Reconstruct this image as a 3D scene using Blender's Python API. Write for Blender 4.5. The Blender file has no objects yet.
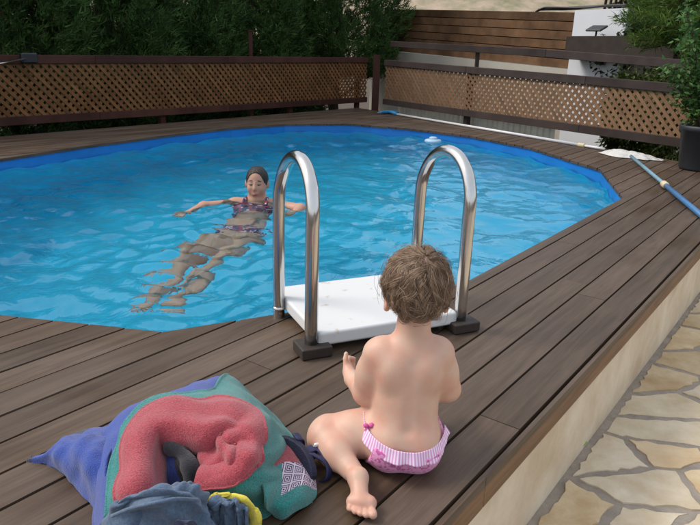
import bpy, bmesh, math, random
import numpy as np
from mathutils import Vector, Matrix

R = math.radians
random.seed(7)
rng = np.random.default_rng(7)
SC = bpy.context.scene
COL = SC.collection

# ------------------------------------------------------------------ camera
CAM_H, PITCH, ROLL, FOC = 0.9, R(18.0), R(1.7), 650.0 / 700.0 * 36.0
cam = bpy.data.cameras.new('camera')
cam.lens = FOC
cam.sensor_width = 36.0
cam.clip_start = 0.05
cam.clip_end = 2000.0
camo = bpy.data.objects.new('camera', cam)
COL.objects.link(camo)
_f = Vector((0, math.cos(PITCH), -math.sin(PITCH)))
_u = Vector((0, math.sin(PITCH), math.cos(PITCH)))
_r = Vector((1, 0, 0))
_right = _r * math.cos(ROLL) + _u * math.sin(ROLL)
_up = _u * math.cos(ROLL) - _r * math.sin(ROLL)
m = Matrix((_right, _up, -_f)).transposed().to_4x4()
m.translation = (0, 0, CAM_H)
camo.matrix_world = m
SC.camera = camo

# ------------------------------------------------------------------ sky, sun, exposure
SUN_EL, SUN_AZ = R(48), R(-82)          # azimuth from +Y, negative = to the left
w = bpy.data.worlds.new('World')
SC.world = w
w.use_nodes = True
wn, wl = w.node_tree.nodes, w.node_tree.links
bg = wn['Background']
sky = wn.new('ShaderNodeTexSky')
sky.sky_type = 'NISHITA'
sky.sun_disc = False
sky.sun_elevation = SUN_EL
sky.sun_rotation = SUN_AZ
sky.dust_density = 4.0
sky.air_density = 1.0
wmix = wn.new('ShaderNodeMix')
wmix.data_type = 'RGBA'
wmix.inputs['Factor'].default_value = 0.55
wl.new(sky.outputs['Color'], wmix.inputs['A'])
wmix.inputs['B'].default_value = (7.6, 7.9, 8.3, 1)      # thin high cloud: an even veil over the whole sky
wl.new(wmix.outputs['Result'], bg.inputs['Color'])
bg.inputs['Strength'].default_value = 0.12
sun = bpy.data.lights.new('sun', 'SUN')
sun.energy = 1.5
sun.angle = R(22)
sun.color = (1.0, 0.95, 0.88)
suno = bpy.data.objects.new('sun', sun)
COL.objects.link(suno)
_sd = Vector((math.sin(SUN_AZ) * math.cos(SUN_EL), math.cos(SUN_AZ) * math.cos(SUN_EL), math.sin(SUN_EL)))
suno.rotation_euler = _sd.to_track_quat('Z', 'Y').to_euler()
SC.view_settings.view_transform = 'Standard'
SC.view_settings.look = 'None'
SC.view_settings.gamma = 1.0
SC.view_settings.exposure = 0.4
SC.cycles.use_denoising = True
SC.cycles.max_bounces = 10
SC.cycles.transmission_bounces = 8
SC.cycles.transparent_max_bounces = 12
SC.cycles.sample_clamp_indirect = 6.0
SC.cycles.caustics_refractive = True
SC.cycles.caustics_reflective = False


# ------------------------------------------------------------------ placement helpers (survey of the place from the photo)
def ray(x, y):
    a, b = x - 350.0, y - 262.5
    c, s = math.cos(ROLL), math.sin(ROLL)
    u = a * c + b * s
    v = -a * s + b * c
    d = np.array([u / 650.0, 1.0, -v / 650.0])
    cp, sp = math.cos(PITCH), math.sin(PITCH)
    return np.array([d[0], d[1] * cp + d[2] * sp, -d[1] * sp + d[2] * cp])


def at(x, y, z=0.0):
    d = ray(x, y)
    return np.array([0, 0, CAM_H]) + d * ((z - CAM_H) / d[2])


def atY(x, y, Y):
    d = ray(x, y)
    return np.array([0, 0, CAM_H]) + d * (Y / d[1])


# ------------------------------------------------------------------ materials
def srgb(r, g, b):
    def f(c):
        c /= 255.0
        return c / 12.92 if c <= 0.04045 else ((c + 0.055) / 1.055) ** 2.4
    return (f(r), f(g), f(b), 1.0)


MATS = {}


def mat(name, col, rough=0.6, metal=0.0, var=0.0, scale=8.0, bump=0.0, bscale=40.0, stretch=None, rot=0.0,
        obj_var=0.0, sss=0.0, spec=0.5, sheen=0.0, coat=0.0, col2=None, detail=5.0):
    if name in MATS:
        return MATS[name]
    M = bpy.data.materials.new(name)
    M.use_nodes = True
    N, L = M.node_tree.nodes, M.node_tree.links
    P = N['Principled BSDF']
    col = tuple(col[:3]) + (1.0,)
    P.inputs['Base Color'].default_value = col
    P.inputs['Roughness'].default_value = rough
    P.inputs['Metallic'].default_value = metal
    P.inputs['Specular IOR Level'].default_value = spec
    if sss:
        P.inputs['Subsurface Weight'].default_value = sss
        P.inputs['Subsurface Radius'].default_value = (1.0, 0.35, 0.2)
        P.inputs['Subsurface Scale'].default_value = 0.008
    if sheen:
        P.inputs['Sheen Weight'].default_value = sheen
        P.inputs['Sheen Roughness'].default_value = 0.5
    if coat:
        P.inputs['Coat Weight'].default_value = coat
    tc = N.new('ShaderNodeTexCoord')
    mp = N.new('ShaderNodeMapping')
    L.new(tc.outputs['Object'], mp.inputs['Vector'])
    if stretch:
        vr = N.new('ShaderNodeVectorRotate')
        vr.rotation_type = 'Z_AXIS'
        vr.inputs['Angle'].default_value = rot
        L.new(tc.outputs['Object'], vr.inputs['Vector'])
        L.new(vr.outputs['Vector'], mp.inputs['Vector'])
        mp.inputs['Scale'].default_value = stretch
    oi = N.new('ShaderNodeObjectInfo')
    if obj_var or stretch:
        cmb = N.new('ShaderNodeVectorMath')
        cmb.operation = 'MULTIPLY'
        L.new(oi.outputs['Random'], cmb.inputs[0])
        cmb.inputs[1].default_value = (37.0, 51.0, 13.0)
        L.new(cmb.outputs[0], mp.inputs['Location'])
    src = None
    if var or col2:
        nz = N.new('ShaderNodeTexNoise')
        nz.inputs['Scale'].default_value = scale
        nz.inputs['Detail'].default_value = detail
        nz.inputs['Roughness'].default_value = 0.62
        L.new(mp.outputs['Vector'], nz.inputs['Vector'])
        rp = N.new('ShaderNodeValToRGB')
        rp.color_ramp.elements[0].position = 0.3
        rp.color_ramp.elements[1].position = 0.7
        if col2:
            a, b = col, tuple(col2[:3]) + (1.0,)
        else:
            a = tuple(c * (1 - var) for c in col[:3]) + (1.0,)
            b = tuple(min(1.0, c * (1 + var)) for c in col[:3]) + (1.0,)
        rp.color_ramp.elements[0].color = a
        rp.color_ramp.elements[1].color = b
        L.new(nz.outputs['Fac'], rp.inputs['Fac'])
        src = rp.outputs['Color']
    if obj_var:
        hs = N.new('ShaderNodeHueSaturation')
        mr = N.new('ShaderNodeMapRange')
        mr.inputs['To Min'].default_value = 1 - obj_var
        mr.inputs['To Max'].default_value = 1 + obj_var
        L.new(oi.outputs['Random'], mr.inputs['Value'])
        L.new(mr.outputs['Result'], hs.inputs['Value'])
        if src:
            L.new(src, hs.inputs['Color'])
        else:
            hs.inputs['Color'].default_value = col
        src = hs.outputs['Color']
    if src:
        L.new(src, P.inputs['Base Color'])
    if bump:
        nb = N.new('ShaderNodeTexNoise')
        nb.inputs['Scale'].default_value = bscale
        nb.inputs['Detail'].default_value = 6
        L.new(mp.outputs['Vector'], nb.inputs['Vector'])
        bp = N.new('ShaderNodeBump')
        bp.inputs['Strength'].default_value = bump
        bp.inputs['Distance'].default_value = 0.01
        L.new(nb.outputs['Fac'], bp.inputs['Height'])
        L.new(bp.outputs['Normal'], P.inputs['Normal'])
    MATS[name] = M
    return M


# ------------------------------------------------------------------ object helpers
def tag(o, label=None, cat=None, group=None, kind=None):
    if label:
        o['label'] = label
    if cat:
        o['category'] = cat
    if group:
        o['group'] = group
    if kind:
        o['kind'] = kind
    return o


def link(name, me, material=None, parent=None):
    o = bpy.data.objects.new(name, me)
    COL.objects.link(o)
    if me is not None and material is not None and len(me.materials) == 0:
        me.materials.append(material)
    if parent is not None:
        o.parent = parent
        o.matrix_parent_inverse = parent.matrix_world.inverted()
    return o


def empty(name, loc=(0, 0, 0)):
    o = bpy.data.objects.new(name, None)
    o.empty_display_size = 0.1
    o.location = loc
    COL.objects.link(o)
    o.matrix_world = Matrix.Translation(loc)
    return o


def mesh(name, verts, faces, smooth=False):
    me = bpy.data.meshes.new(name)
    me.from_pydata([tuple(float(c) for c in v) for v in verts], [], [tuple(int(i) for i in f) for f in faces])
    me.update()
    if smooth:
        me.polygons.foreach_set('use_smooth', [True] * len(me.polygons))
    return me


def np_mesh(name, V, F, smooth=True):
    """V (n,3), F (m,k) arrays, k = 3 or 4"""
    V = np.asarray(V, dtype=np.float32)
    F = np.asarray(F, dtype=np.int32)
    k = F.shape[1]
    me = bpy.data.meshes.new(name)
    me.vertices.add(len(V))
    me.vertices.foreach_set('co', V.ravel())
    me.loops.add(F.size)
    me.loops.foreach_set('vertex_index', F.ravel())
    me.polygons.add(len(F))
    me.polygons.foreach_set('loop_start', np.arange(0, F.size, k, dtype=np.int32))
    me.polygons.foreach_set('use_smooth', np.full(len(F), smooth))
    me.update(calc_edges=True)
    me.validate()
    return me


def bm_mesh(name, bm, smooth=False):
    me = bpy.data.meshes.new(name)
    bmesh.ops.recalc_face_normals(bm, faces=bm.faces)
    bm.to_mesh(me)
    bm.free()
    if smooth:
        me.polygons.foreach_set('use_smooth', [True] * len(me.polygons))
    return me


def prism(name, poly, z0, z1, bevel=0.0, segs=1, only_top=False):
    """extruded outline in the xy plane"""
    bm = bmesh.new()
    vs = [bm.verts.new((p[0], p[1], z0)) for p in poly]
    f = bm.faces.new(vs)
    r = bmesh.ops.extrude_face_region(bm, geom=[f])
    up = [v for v in r['geom'] if isinstance(v, bmesh.types.BMVert)]
    for v in up:
        v.co.z = z1
    if bevel:
        es = [e for e in bm.edges if (not only_top) or (e.verts[0].co.z == z1 and e.verts[1].co.z == z1)]
        bmesh.ops.bevel(bm, geom=es, offset=bevel, segments=segs, affect='EDGES', profile=0.5)
    return bm_mesh(name, bm)


def beam_mesh(name, a, b, wdt, hgt, up=(0, 0, 1), bevel=0.004):
    """a straight squared timber from a to b: wdt sideways, hgt along up"""
    a, b = Vector(a), Vector(b)
    d = (b - a).normalized()
    upv = Vector(up)
    if abs(d.dot(upv.normalized())) > 0.99:
        upv = Vector((0, 1, 0))
    side = d.cross(upv).normalized()
    upv = side.cross(d).normalized()
    bm = bmesh.new()
    ring = []
    for p in (a, b):
        ring.append([bm.verts.new(p + side * (sx * wdt / 2) + upv * (sz * hgt / 2)) for sx, sz in ((-1, -1), (1, -1), (1, 1), (-1, 1))])
    bm.faces.new(ring[0][::-1])
    bm.faces.new(ring[1])
    for i in range(4):
        j = (i + 1) % 4
        bm.faces.new((ring[0][i], ring[0][j], ring[1][j], ring[1][i]))
    if bevel:
        bmesh.ops.bevel(bm, geom=list(bm.edges), offset=bevel, segments=1, affect='EDGES')
    return bm_mesh(name, bm)


def tube_geo(pts, rad, n=12, cap=True, closed=False):
    pts = [np.asarray(p, float) for p in pts]
    m_ = len(pts)
    rad = [rad] * m_ if np.isscalar(rad) else list(rad)
    V, F = [], []
    prev = None
    for i, p in enumerate(pts):
        if closed:
            t = pts[(i + 1) % m_] - pts[i - 1]
        else:
            t = pts[min(i + 1, m_ - 1)] - pts[max(i - 1, 0)]
        t = t / (np.linalg.norm(t) + 1e-12)
        if prev is None:
            h = np.array([0, 0, 1.0]) if abs(t[2]) < 0.9 else np.array([1.0, 0, 0])
            x = np.cross(t, h)
        else:
            x = prev - t * np.dot(prev, t)
        x = x / (np.linalg.norm(x) + 1e-12)
        prev = x
        y = np.cross(t, x)
        for k in range(n):
            a = 2 * math.pi * k / n
            V.append(p + (x * math.cos(a) + y * math.sin(a)) * rad[i])
    rings = m_ if closed else m_ - 1
    for i in range(rings):
        i2 = (i + 1) % m_
        for k in range(n):
            k2 = (k + 1) % n
            F.append((i * n + k, i * n + k2, i2 * n + k2, i2 * n + k))
    if cap and not closed:
        F.append(tuple(range(n))[::-1])
        F.append(tuple((m_ - 1) * n + k for k in range(n)))
    return V, F


def tube(name, pts, rad, n=12, material=None, parent=None, closed=False):
    V, F = tube_geo(pts, rad, n, True, closed)
    return link(name, mesh(name, V, F, True), material, parent)


def join_geo(parts):
    V, F = [], []
    for v, f in parts:
        b = len(V)
        V += list(v)
        F += [tuple(i + b for i in q) for q in f]
    return V, F


def lathe(name, prof, c, n=40, material=None, parent=None):
    V, F = [], []
    for r_, z in prof:
        for k in range(n):
            a = 2 * math.pi * k / n
            V.append((c[0] + r_ * math.cos(a), c[1] + r_ * math.sin(a), c[2] + z))
    for i in range(len(prof) - 1):
        for k in range(n):
            k2 = (k + 1) % n
            F.append((i * n + k, i * n + k2, (i + 1) * n + k2, (i + 1) * n + k))
    F.append(tuple(range(n))[::-1])
    F.append(tuple((len(prof) - 1) * n + k for k in range(n)))
    return link(name, mesh(name, V, F, True), material, parent)


def catmull(P, n):
    """P (k,...) control rows -> n rows"""
    P = np.asarray(P, float)
    k = len(P)
    E_ = np.concatenate([2 * P[:1] - P[1:2], P, 2 * P[-1:] - P[-2:-1]])
    out = []
    for t in np.linspace(0, k - 1 - 1e-9, n):
        i = int(t)
        f = t - i
        p0, p1, p2, p3 = E_[i], E_[i + 1], E_[i + 2], E_[i + 3]
        out.append(0.5 * (2 * p1 + (p2 - p0) * f + (2 * p0 - 5 * p1 + 4 * p2 - p3) * f ** 2 + (3 * p1 - p0 - 3 * p2 + p3) * f ** 3))
    return np.array(out)


def loft(P, nu, nv):
    """control grid (U,V,3) -> fine grid (nu,nv,3)"""
    A = catmull(P, nu)
    return np.swapaxes(catmull(np.swapaxes(A, 0, 1), nv), 0, 1)


def grid_normals(G):
    du = np.gradient(G, axis=0)
    dv = np.gradient(G, axis=1)
    n = np.cross(du, dv)
    return n / (np.linalg.norm(n, axis=2, keepdims=True) + 1e-9)


def grid_mesh(name, G, matidx=None, mats=(), thick=0.0, uv=True):
    nu, nv = G.shape[:2]
    idx = np.arange(nu * nv).reshape(nu, nv)
    F = np.stack([idx[:-1, :-1], idx[1:, :-1], idx[1:, 1:], idx[:-1, 1:]], axis=-1).reshape(-1, 4)
    me = np_mesh(name, G.reshape(-1, 3), F)
    for mm in mats:
        me.materials.append(mm)
    if matidx is not None:
        me.polygons.foreach_set('material_index', np.asarray(matidx, dtype=np.int32).ravel())
    if uv:
        ul = me.uv_layers.new(name='UVMap')
        U, Vv = np.meshgrid(np.linspace(0, 1, nu), np.linspace(0, 1, nv), indexing='ij')
        UV = np.stack([U, Vv], -1).reshape(-1, 2)[F.ravel()].astype(np.float32)
        ul.data.foreach_set('uv', UV.ravel())
    return me


def solid(o, t, off=-1.0):
    md = o.modifiers.new('thickness', 'SOLIDIFY')
    md.thickness = t
    md.offset = off
    return o


def vnoise(P, scale, seed=0, octs=3):
    """cheap smooth pseudo-noise: summed sines in random directions"""
    g = np.random.default_rng(seed)
    out = np.zeros(P.shape[:-1])
    amp = 1.0
    for o_ in range(octs):
        for _ in range(5):
            d = g.normal(size=3)
            d *= scale * (2 ** o_) / np.linalg.norm(d)
            out += amp * np.sin(P @ d + g.uniform(0, 6.28)) / 5 ** 0.5
        amp *= 0.5
    return out


# ---- signed-distance sculpting for bodies: one continuous skin
class Sculpt:
    def __init__(self, lo, hi, h):
        self.lo, self.h = np.array(lo, float), h
        n = np.ceil((np.array(hi) - self.lo) / h).astype(int) + 1
        self.ax = [self.lo[i] + h * np.arange(n[i]) for i in range(3)]
        self.f = np.full(n, 1.0, dtype=np.float32)

    def sub(self, lo, hi):
        s = []
        for i in range(3):
            a = max(0, int((lo[i] - self.lo[i]) / self.h))
            b = min(self.f.shape[i], int((hi[i] - self.lo[i]) / self.h) + 2)
            s.append(slice(a, max(a + 1, b)))
        return tuple(s)

    def pts(self, s):
        return np.stack(np.meshgrid(*[self.ax[i][s[i]] for i in range(3)], indexing='ij'), -1)

    def blend(self, s, d, k):
        a = self.f[s]
        hh = np.clip(0.5 + 0.5 * (a - d) / k, 0, 1)
        self.f[s] = a * (1 - hh) + d * hh - k * hh * (1 - hh)

    def cut(self, s, d, k):
        a = self.f[s]
        hh = np.clip(0.5 - 0.5 * (a + d) / k, 0, 1)
        self.f[s] = a * (1 - hh) + (-d) * hh + k * hh * (1 - hh)

    def cone(self, a, b, r1, r2, k=0.012, neg=False):
        a, b = np.array(a, float), np.array(b, float)
        mg = max(r1, r2) + k + 0.03
        s = self.sub(np.minimum(a, b) - mg, np.maximum(a, b) + mg)
        P = self.pts(s) - a
        ab = b - a
        t = np.clip(P @ ab / (ab @ ab), 0, 1)
        d = np.linalg.norm(P - t[..., None] * ab, axis=-1) - (r1 + (r2 - r1) * t)
        (self.cut if neg else self.blend)(s, d, k)

    def ell(self, c, r, k=0.012, rot=None, neg=False):
        c, r = np.array(c, float), np.array(r, float)
        mg = r.max() + k + 0.03
        s = self.sub(c - mg, c + mg)
        P = self.pts(s) - c
        if rot is not None:
            P = P @ np.array(rot)
        q = np.linalg.norm(P / r, axis=-1)
        g = np.linalg.norm(P / r ** 2, axis=-1) + 1e-9
        d = q * (q - 1) / g
        (self.cut if neg else self.blend)(s, d, k)

    def all_pts(self):
        return np.stack(np.meshgrid(*self.ax, indexing='ij'), -1)


def surface_nets(f, lo, h):
    f = np.asarray(f)
    nx, ny, nz = f.shape
    s = f < 0
    cs = [(i, j, k) for i in (0, 1) for j in (0, 1) for k in (0, 1)]
    cnt = np.zeros((nx - 1, ny - 1, nz - 1), np.int8)
    for i, j, k in cs:
        cnt += s[i:nx - 1 + i, j:ny - 1 + j, k:nz - 1 + k]
    cell = (cnt > 0) & (cnt < 8)
    ci = np.argwhere(cell)
    idx = np.full(cell.shape, -1, np.int64)
    idx[cell] = np.arange(len(ci))
    acc = np.zeros((len(ci), 3))
    num = np.zeros(len(ci))
    val = {c: f[ci[:, 0] + c[0], ci[:, 1] + c[1], ci[:, 2] + c[2]] for c in cs}
    for c in cs:
        for a in range(3):
            if c[a] == 0:
                c2 = list(c)
                c2[a] = 1
                v0, v1 = val[c], val[tuple(c2)]
                x = (v0 < 0) != (v1 < 0)
                t = np.where(x, v0 / np.where(x, v0 - v1, 1), 0)
                p = np.tile(np.array(c, float), (len(ci), 1))
                p[:, a] += t
                acc[x] += p[x]
                num[x] += 1
    V = lo + h * (ci + acc / num[:, None])
    Q = []
    for a in range(3):
        b, c = (a + 1) % 3, (a + 2) % 3
        sl0 = [slice(1, -1)] * 3
        sl0[a] = slice(0, f.shape[a] - 1)
        sl1 = list(sl0)
        sl1[a] = slice(1, f.shape[a])
        s0, s1 = s[tuple(sl0)], s[tuple(sl1)]
        e = np.argwhere(s0 != s1)
        if not len(e):
            continue
        flip = s0[tuple(e.T)]
        g = e.copy()
        for ax in range(3):
            if ax != a:
                g[:, ax] += 1
        def cid(db, dc):
            q = g.copy()
            q[:, b] -= db
            q[:, c] -= dc
            return idx[tuple(q.T)]
        quad = np.stack([cid(1, 1), cid(0, 1), cid(0, 0), cid(1, 0)], -1)
        quad[~flip] = quad[~flip][:, ::-1]
        Q.append(quad)
    return V, np.concatenate(Q)


def smooth_verts(V, Q, n=2, lam=0.5):
    e = np.concatenate([Q[:, [0, 1]], Q[:, [1, 2]], Q[:, [2, 3]], Q[:, [3, 0]]])
    e = np.concatenate([e, e[:, ::-1]])
    deg = np.bincount(e[:, 0], minlength=len(V))[:, None]
    for _ in range(n):
        a = np.stack([np.bincount(e[:, 0], weights=V[e[:, 1], i], minlength=len(V)) for i in range(3)], -1)
        V = V * (1 - lam) + lam * a / np.maximum(deg, 1)
    return V


def sculpt_mesh(name, f, sc, n=2):
    V, Q = surface_nets(f, sc.lo, sc.h)
    return np_mesh(name, smooth_verts(V, Q, n), Q)


# ================================================================== palette
BA = R(53.2)                                     # direction of the deck boards
BD = np.array([math.cos(BA), math.sin(BA)])
BN = np.array([math.sin(BA), -math.cos(BA)])      # across the boards, to the right
BROT = -BA

def deck_material():
    M = bpy.data.materials.new('oiled_deck_wood')
    M.use_nodes = True
    N, L = M.node_tree.nodes, M.node_tree.links
    P = N['Principled BSDF']
    P.inputs['Specular IOR Level'].default_value = 0.32
    tc = N.new('ShaderNodeTexCoord')
    vr = N.new('ShaderNodeVectorRotate')
    vr.rotation_type = 'Z_AXIS'
    vr.inputs['Angle'].default_value = BROT
    L.new(tc.outputs['Object'], vr.inputs['Vector'])
    oi = N.new('ShaderNodeObjectInfo')
    of = N.new('ShaderNodeVectorMath')
    of.operation = 'MULTIPLY'
    of.inputs[1].default_value = (37, 51, 13)
    L.new(oi.outputs['Random'], of.inputs[0])
    ad = N.new('ShaderNodeVectorMath')
    L.new(vr.outputs['Vector'], ad.inputs[0])
    L.new(of.outputs[0], ad.inputs[1])

    def noise(scale_vec, detail, rough=0.6, dist=0.0, src=ad):
        mp = N.new('ShaderNodeMapping')
        mp.inputs['Scale'].default_value = scale_vec
        L.new(src.outputs[0], mp.inputs['Vector'])
        nz = N.new('ShaderNodeTexNoise')
        nz.inputs['Scale'].default_value = 1.0
        nz.inputs['Detail'].default_value = detail
        nz.inputs['Roughness'].default_value = rough
        nz.inputs['Distortion'].default_value = dist
        L.new(mp.outputs['Vector'], nz.inputs['Vector'])
        return nz.outputs['Fac']

    def ramp(fac, p0, c0, p1, c1):
        rp = N.new('ShaderNodeValToRGB')
        rp.color_ramp.elements[0].position = p0
        rp.color_ramp.elements[1].position = p1
        rp.color_ramp.elements[0].color = c0
        rp.color_ramp.elements[1].color = c1
        L.new(fac, rp.inputs['Fac'])
        return rp.outputs['Color']

    def mix(mode, f, a_, b_):
        mx = N.new('ShaderNodeMix')
        mx.data_type = 'RGBA'
        mx.blend_type = mode
        if isinstance(f, float):
            mx.inputs['Factor'].default_value = f
        else:
            L.new(f, mx.inputs['Factor'])
        L.new(a_, mx.inputs['A'])
        L.new(b_, mx.inputs['B'])
        return mx.outputs['Result']
    grain = noise((2.2, 34, 34), 7, 0.65, 0.5)
    fine = noise((9, 190, 190), 3, 0.6)
    patch = noise((1.1, 3.2, 3.2), 4, 0.6, 0.4, tc)      # oil worn off in patches right across the boards
    c_oil = ramp(grain, 0.32, (0.054, 0.033, 0.020, 1), 0.72, (0.114, 0.073, 0.044, 1))
    c_grey = ramp(grain, 0.30, (0.080, 0.056, 0.041, 1), 0.72, (0.134, 0.098, 0.073, 1))
    pf = ramp(patch, 0.40, (0, 0, 0, 1), 0.62, (1, 1, 1, 1))
    c = mix('MIX', pf, c_oil, c_grey)
    f2 = ramp(fine, 0.25, (0.82, 0.82, 0.82, 1), 0.7, (1.08, 1.08, 1.08, 1))
    c = mix('MULTIPLY', 1.0, c, f2)
    hs = N.new('ShaderNodeHueSaturation')
    mr = N.new('ShaderNodeMapRange')
    mr.inputs['To Min'].default_value = 0.84
    mr.inputs['To Max'].default_value = 1.20
    L.new(oi.outputs['Random'], mr.inputs['Value'])
    L.new(mr.outputs['Result'], hs.inputs['Value'])
    L.new(c, hs.inputs['Color'])
    L.new(hs.outputs['Color'], P.inputs['Base Color'])
    rr = N.new('ShaderNodeMapRange')
    rr.inputs['To Min'].default_value = 0.40
    rr.inputs['To Max'].default_value = 0.62
    L.new(pf, rr.inputs['Value'])
    L.new(rr.outputs['Result'], P.inputs['Roughness'])
    bp = N.new('ShaderNodeBump')
    bp.inputs['Strength'].default_value = 0.22
    bp.inputs['Distance'].default_value = 0.004
    L.new(grain, bp.inputs['Height'])
    L.new(bp.outputs['Normal'], P.inputs['Normal'])
    return M


M_DECK = deck_material()
M_FASCIA = mat('fascia_wood', (0.13, 0.064, 0.028), 0.65, col2=(0.25, 0.14, 0.07), scale=1.0, stretch=(4, 60, 60), rot=BROT, obj_var=0.15, bump=0.2, bscale=1.5)
M_RAIL = mat('stained_rail_wood', (0.034, 0.013, 0.009), 0.75, col2=(0.078, 0.031, 0.022), scale=3.0, spec=0.25, obj_var=0.15, bump=0.2, bscale=20)
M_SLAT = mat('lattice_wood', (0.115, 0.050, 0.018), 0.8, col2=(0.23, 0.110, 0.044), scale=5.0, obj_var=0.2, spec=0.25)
M_GREYRAIL = mat('weathered_rail_wood', (0.034, 0.024, 0.021), 0.8, col2=(0.066, 0.049, 0.043), scale=3.0, spec=0.25, obj_var=0.12, bump=0.2, bscale=20)
M_LINER = mat('pool_liner', (0.012, 0.18, 0.55), 0.45, var=0.12, scale=3.0, bump=0.5, bscale=5)
M_FLOORL = mat('pool_liner_floor', (0.030, 0.54, 0.80), 0.55, var=0.08, scale=2.0)
M_STEEL = mat('polished_steel', (0.62, 0.61, 0.59), 0.16, metal=1.0, var=0.06, scale=14)
M_WHITE = mat('white_plastic', (0.80, 0.80, 0.79), 0.4, var=0.03, scale=10)
M_RENDER = mat('cream_render', (0.56, 0.44, 0.30), 0.9, col2=(0.76, 0.66, 0.51), scale=4.5, bump=0.15, bscale=90)
M_MORTAR = mat('mortar', (0.33, 0.285, 0.235), 0.95, var=0.22, scale=14, bump=0.4, bscale=120)
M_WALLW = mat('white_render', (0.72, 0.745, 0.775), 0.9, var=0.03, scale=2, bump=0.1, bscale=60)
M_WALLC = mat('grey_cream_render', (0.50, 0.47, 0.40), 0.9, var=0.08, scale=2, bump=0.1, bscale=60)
M_BLACK = mat('black_plastic', (0.012, 0.012, 0.014), 0.45)
M_SOIL = mat('soil', (0.07, 0.05, 0.035), 0.95, var=0.4, scale=6, bump=0.6, bscale=30)


# ================================================================== ground and hill
gm = mesh('ground', [(-400, -400, -0.62), (400, -400, -0.62), (400, 400, -0.62), (-400, 400, -0.62)], [(0, 1, 2, 3)])
# a hole is left for the pool below by keeping the pool walls above a sunken floor: the ground sheet is cut there
POOL = [at(*p)[:2] for p in ((0, 158.7), (87.5, 145.5), (175, 134), (232, 127.5), (285, 124), (350, 123.7), (410, 128.5), (470, 135.8), (530, 147.3), (600, 169), (618, 197))]
_e3 = -1.14
_a = POOL[-1]
_p618 = BD * (_a @ BD) + BN * _e3
POOL[-1] = _p618
_b = BD * (at(466, 286)[:2] @ BD) + BN * _e3
POOL += [_b, at(165, 332)[:2], at(0, 315)[:2], np.array([-1.85, 2.22]), np.array([-2.55, 2.75]), np.array([-2.98, 3.6]), np.array([-3.02, 4.5])]
POOL = np.array(POOL)                             # clockwise seen from above
_ar = 0.5 * np.sum(POOL[:, 0] * np.roll(POOL[:, 1], -1) - np.roll(POOL[:, 0], -1) * POOL[:, 1])
if _ar < 0:
    POOL = POOL[::-1]


def offset_poly(P, d):
    """outward offset of a counter-clockwise outline"""
    out = []
    n = len(P)
    for i in range(n):
        e1 = P[i] - P[i - 1]
        e2 = P[(i + 1) % n] - P[i]
        n1 = np.array([e1[1], -e1[0]]) / np.linalg.norm(e1)
        n2 = np.array([e2[1], -e2[0]]) / np.linalg.norm(e2)
        b = n1 + n2
        b /= np.linalg.norm(b)
        out.append(P[i] + b * d / max(0.4, b @ n1))
    return np.array(out)


bpy.data.meshes.remove(gm)
HOLE = offset_poly(POOL, 0.10)
_n = len(HOLE)
_c = HOLE.mean(0)
gv = [(p[0], p[1], -0.62) for p in HOLE]
for p in HOLE:
    d_ = p - _c
    d_ /= np.abs(d_).max()
    gv.append((_c[0] + d_[0] * 900, _c[1] + d_[1] * 900, -0.62))
gf = [(i, _n + i, _n + (i + 1) % _n, (i + 1) % _n) for i in range(_n)]
# square off the corners of the sheet
ground = link('ground', mesh('ground', gv, gf), M_SOIL)
tag(ground, kind='structure')

M_HILL = mat('dry_hillside', (0.50, 0.38, 0.29), 1.0, col2=(0.19, 0.19, 0.10), scale=0.6, detail=9)
xs = np.linspace(-220, 220, 150)
ys = np.linspace(55, 260, 70)
HX, HY = np.meshgrid(xs, ys, indexing='ij')
HZ = 44 * (1 - np.exp(-((HY - 55) / 90.0))) + 0.0
G = np.stack([HX, HY, HZ], -1)
G[..., 2] += vnoise(G * np.array([1, 1, 0]), 0.05, 3, 4) * 2.2 * np.clip((HY - 55) / 30, 0, 1) - 0.9
hill = link('hill', grid_mesh('hill', G, mats=(M_HILL,)))
tag(hill, kind='structure')

# ================================================================== pool
pool = empty('swimming_pool', (float(POOL[:, 0].mean()), float(POOL[:, 1].mean()), -1.30))
tag(pool, 'long many-sided pool lined in bright blue, sunk in the wooden deck', 'pool')
n = len(POOL)
PIN = offset_poly(POOL, 0.012)
F = [(i, n + i, n + (i + 1) % n, (i + 1) % n) for i in range(n)]
V = [(p[0], p[1], -0.004) for p in PIN] + [(p[0], p[1], -0.16) for p in PIN]
link('liner_band', mesh('liner_band', V, F), M_LINER, pool)
V = [(p[0], p[1], -0.16) for p in PIN] + [(p[0], p[1], -1.30) for p in PIN]
link('liner_wall', mesh('liner_wall', V, F), M_FLOORL, pool)
link('liner_floor', mesh('liner_floor', [(p[0], p[1], -1.30) for p in PIN], [tuple(range(n))]), M_FLOORL, pool)

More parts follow.
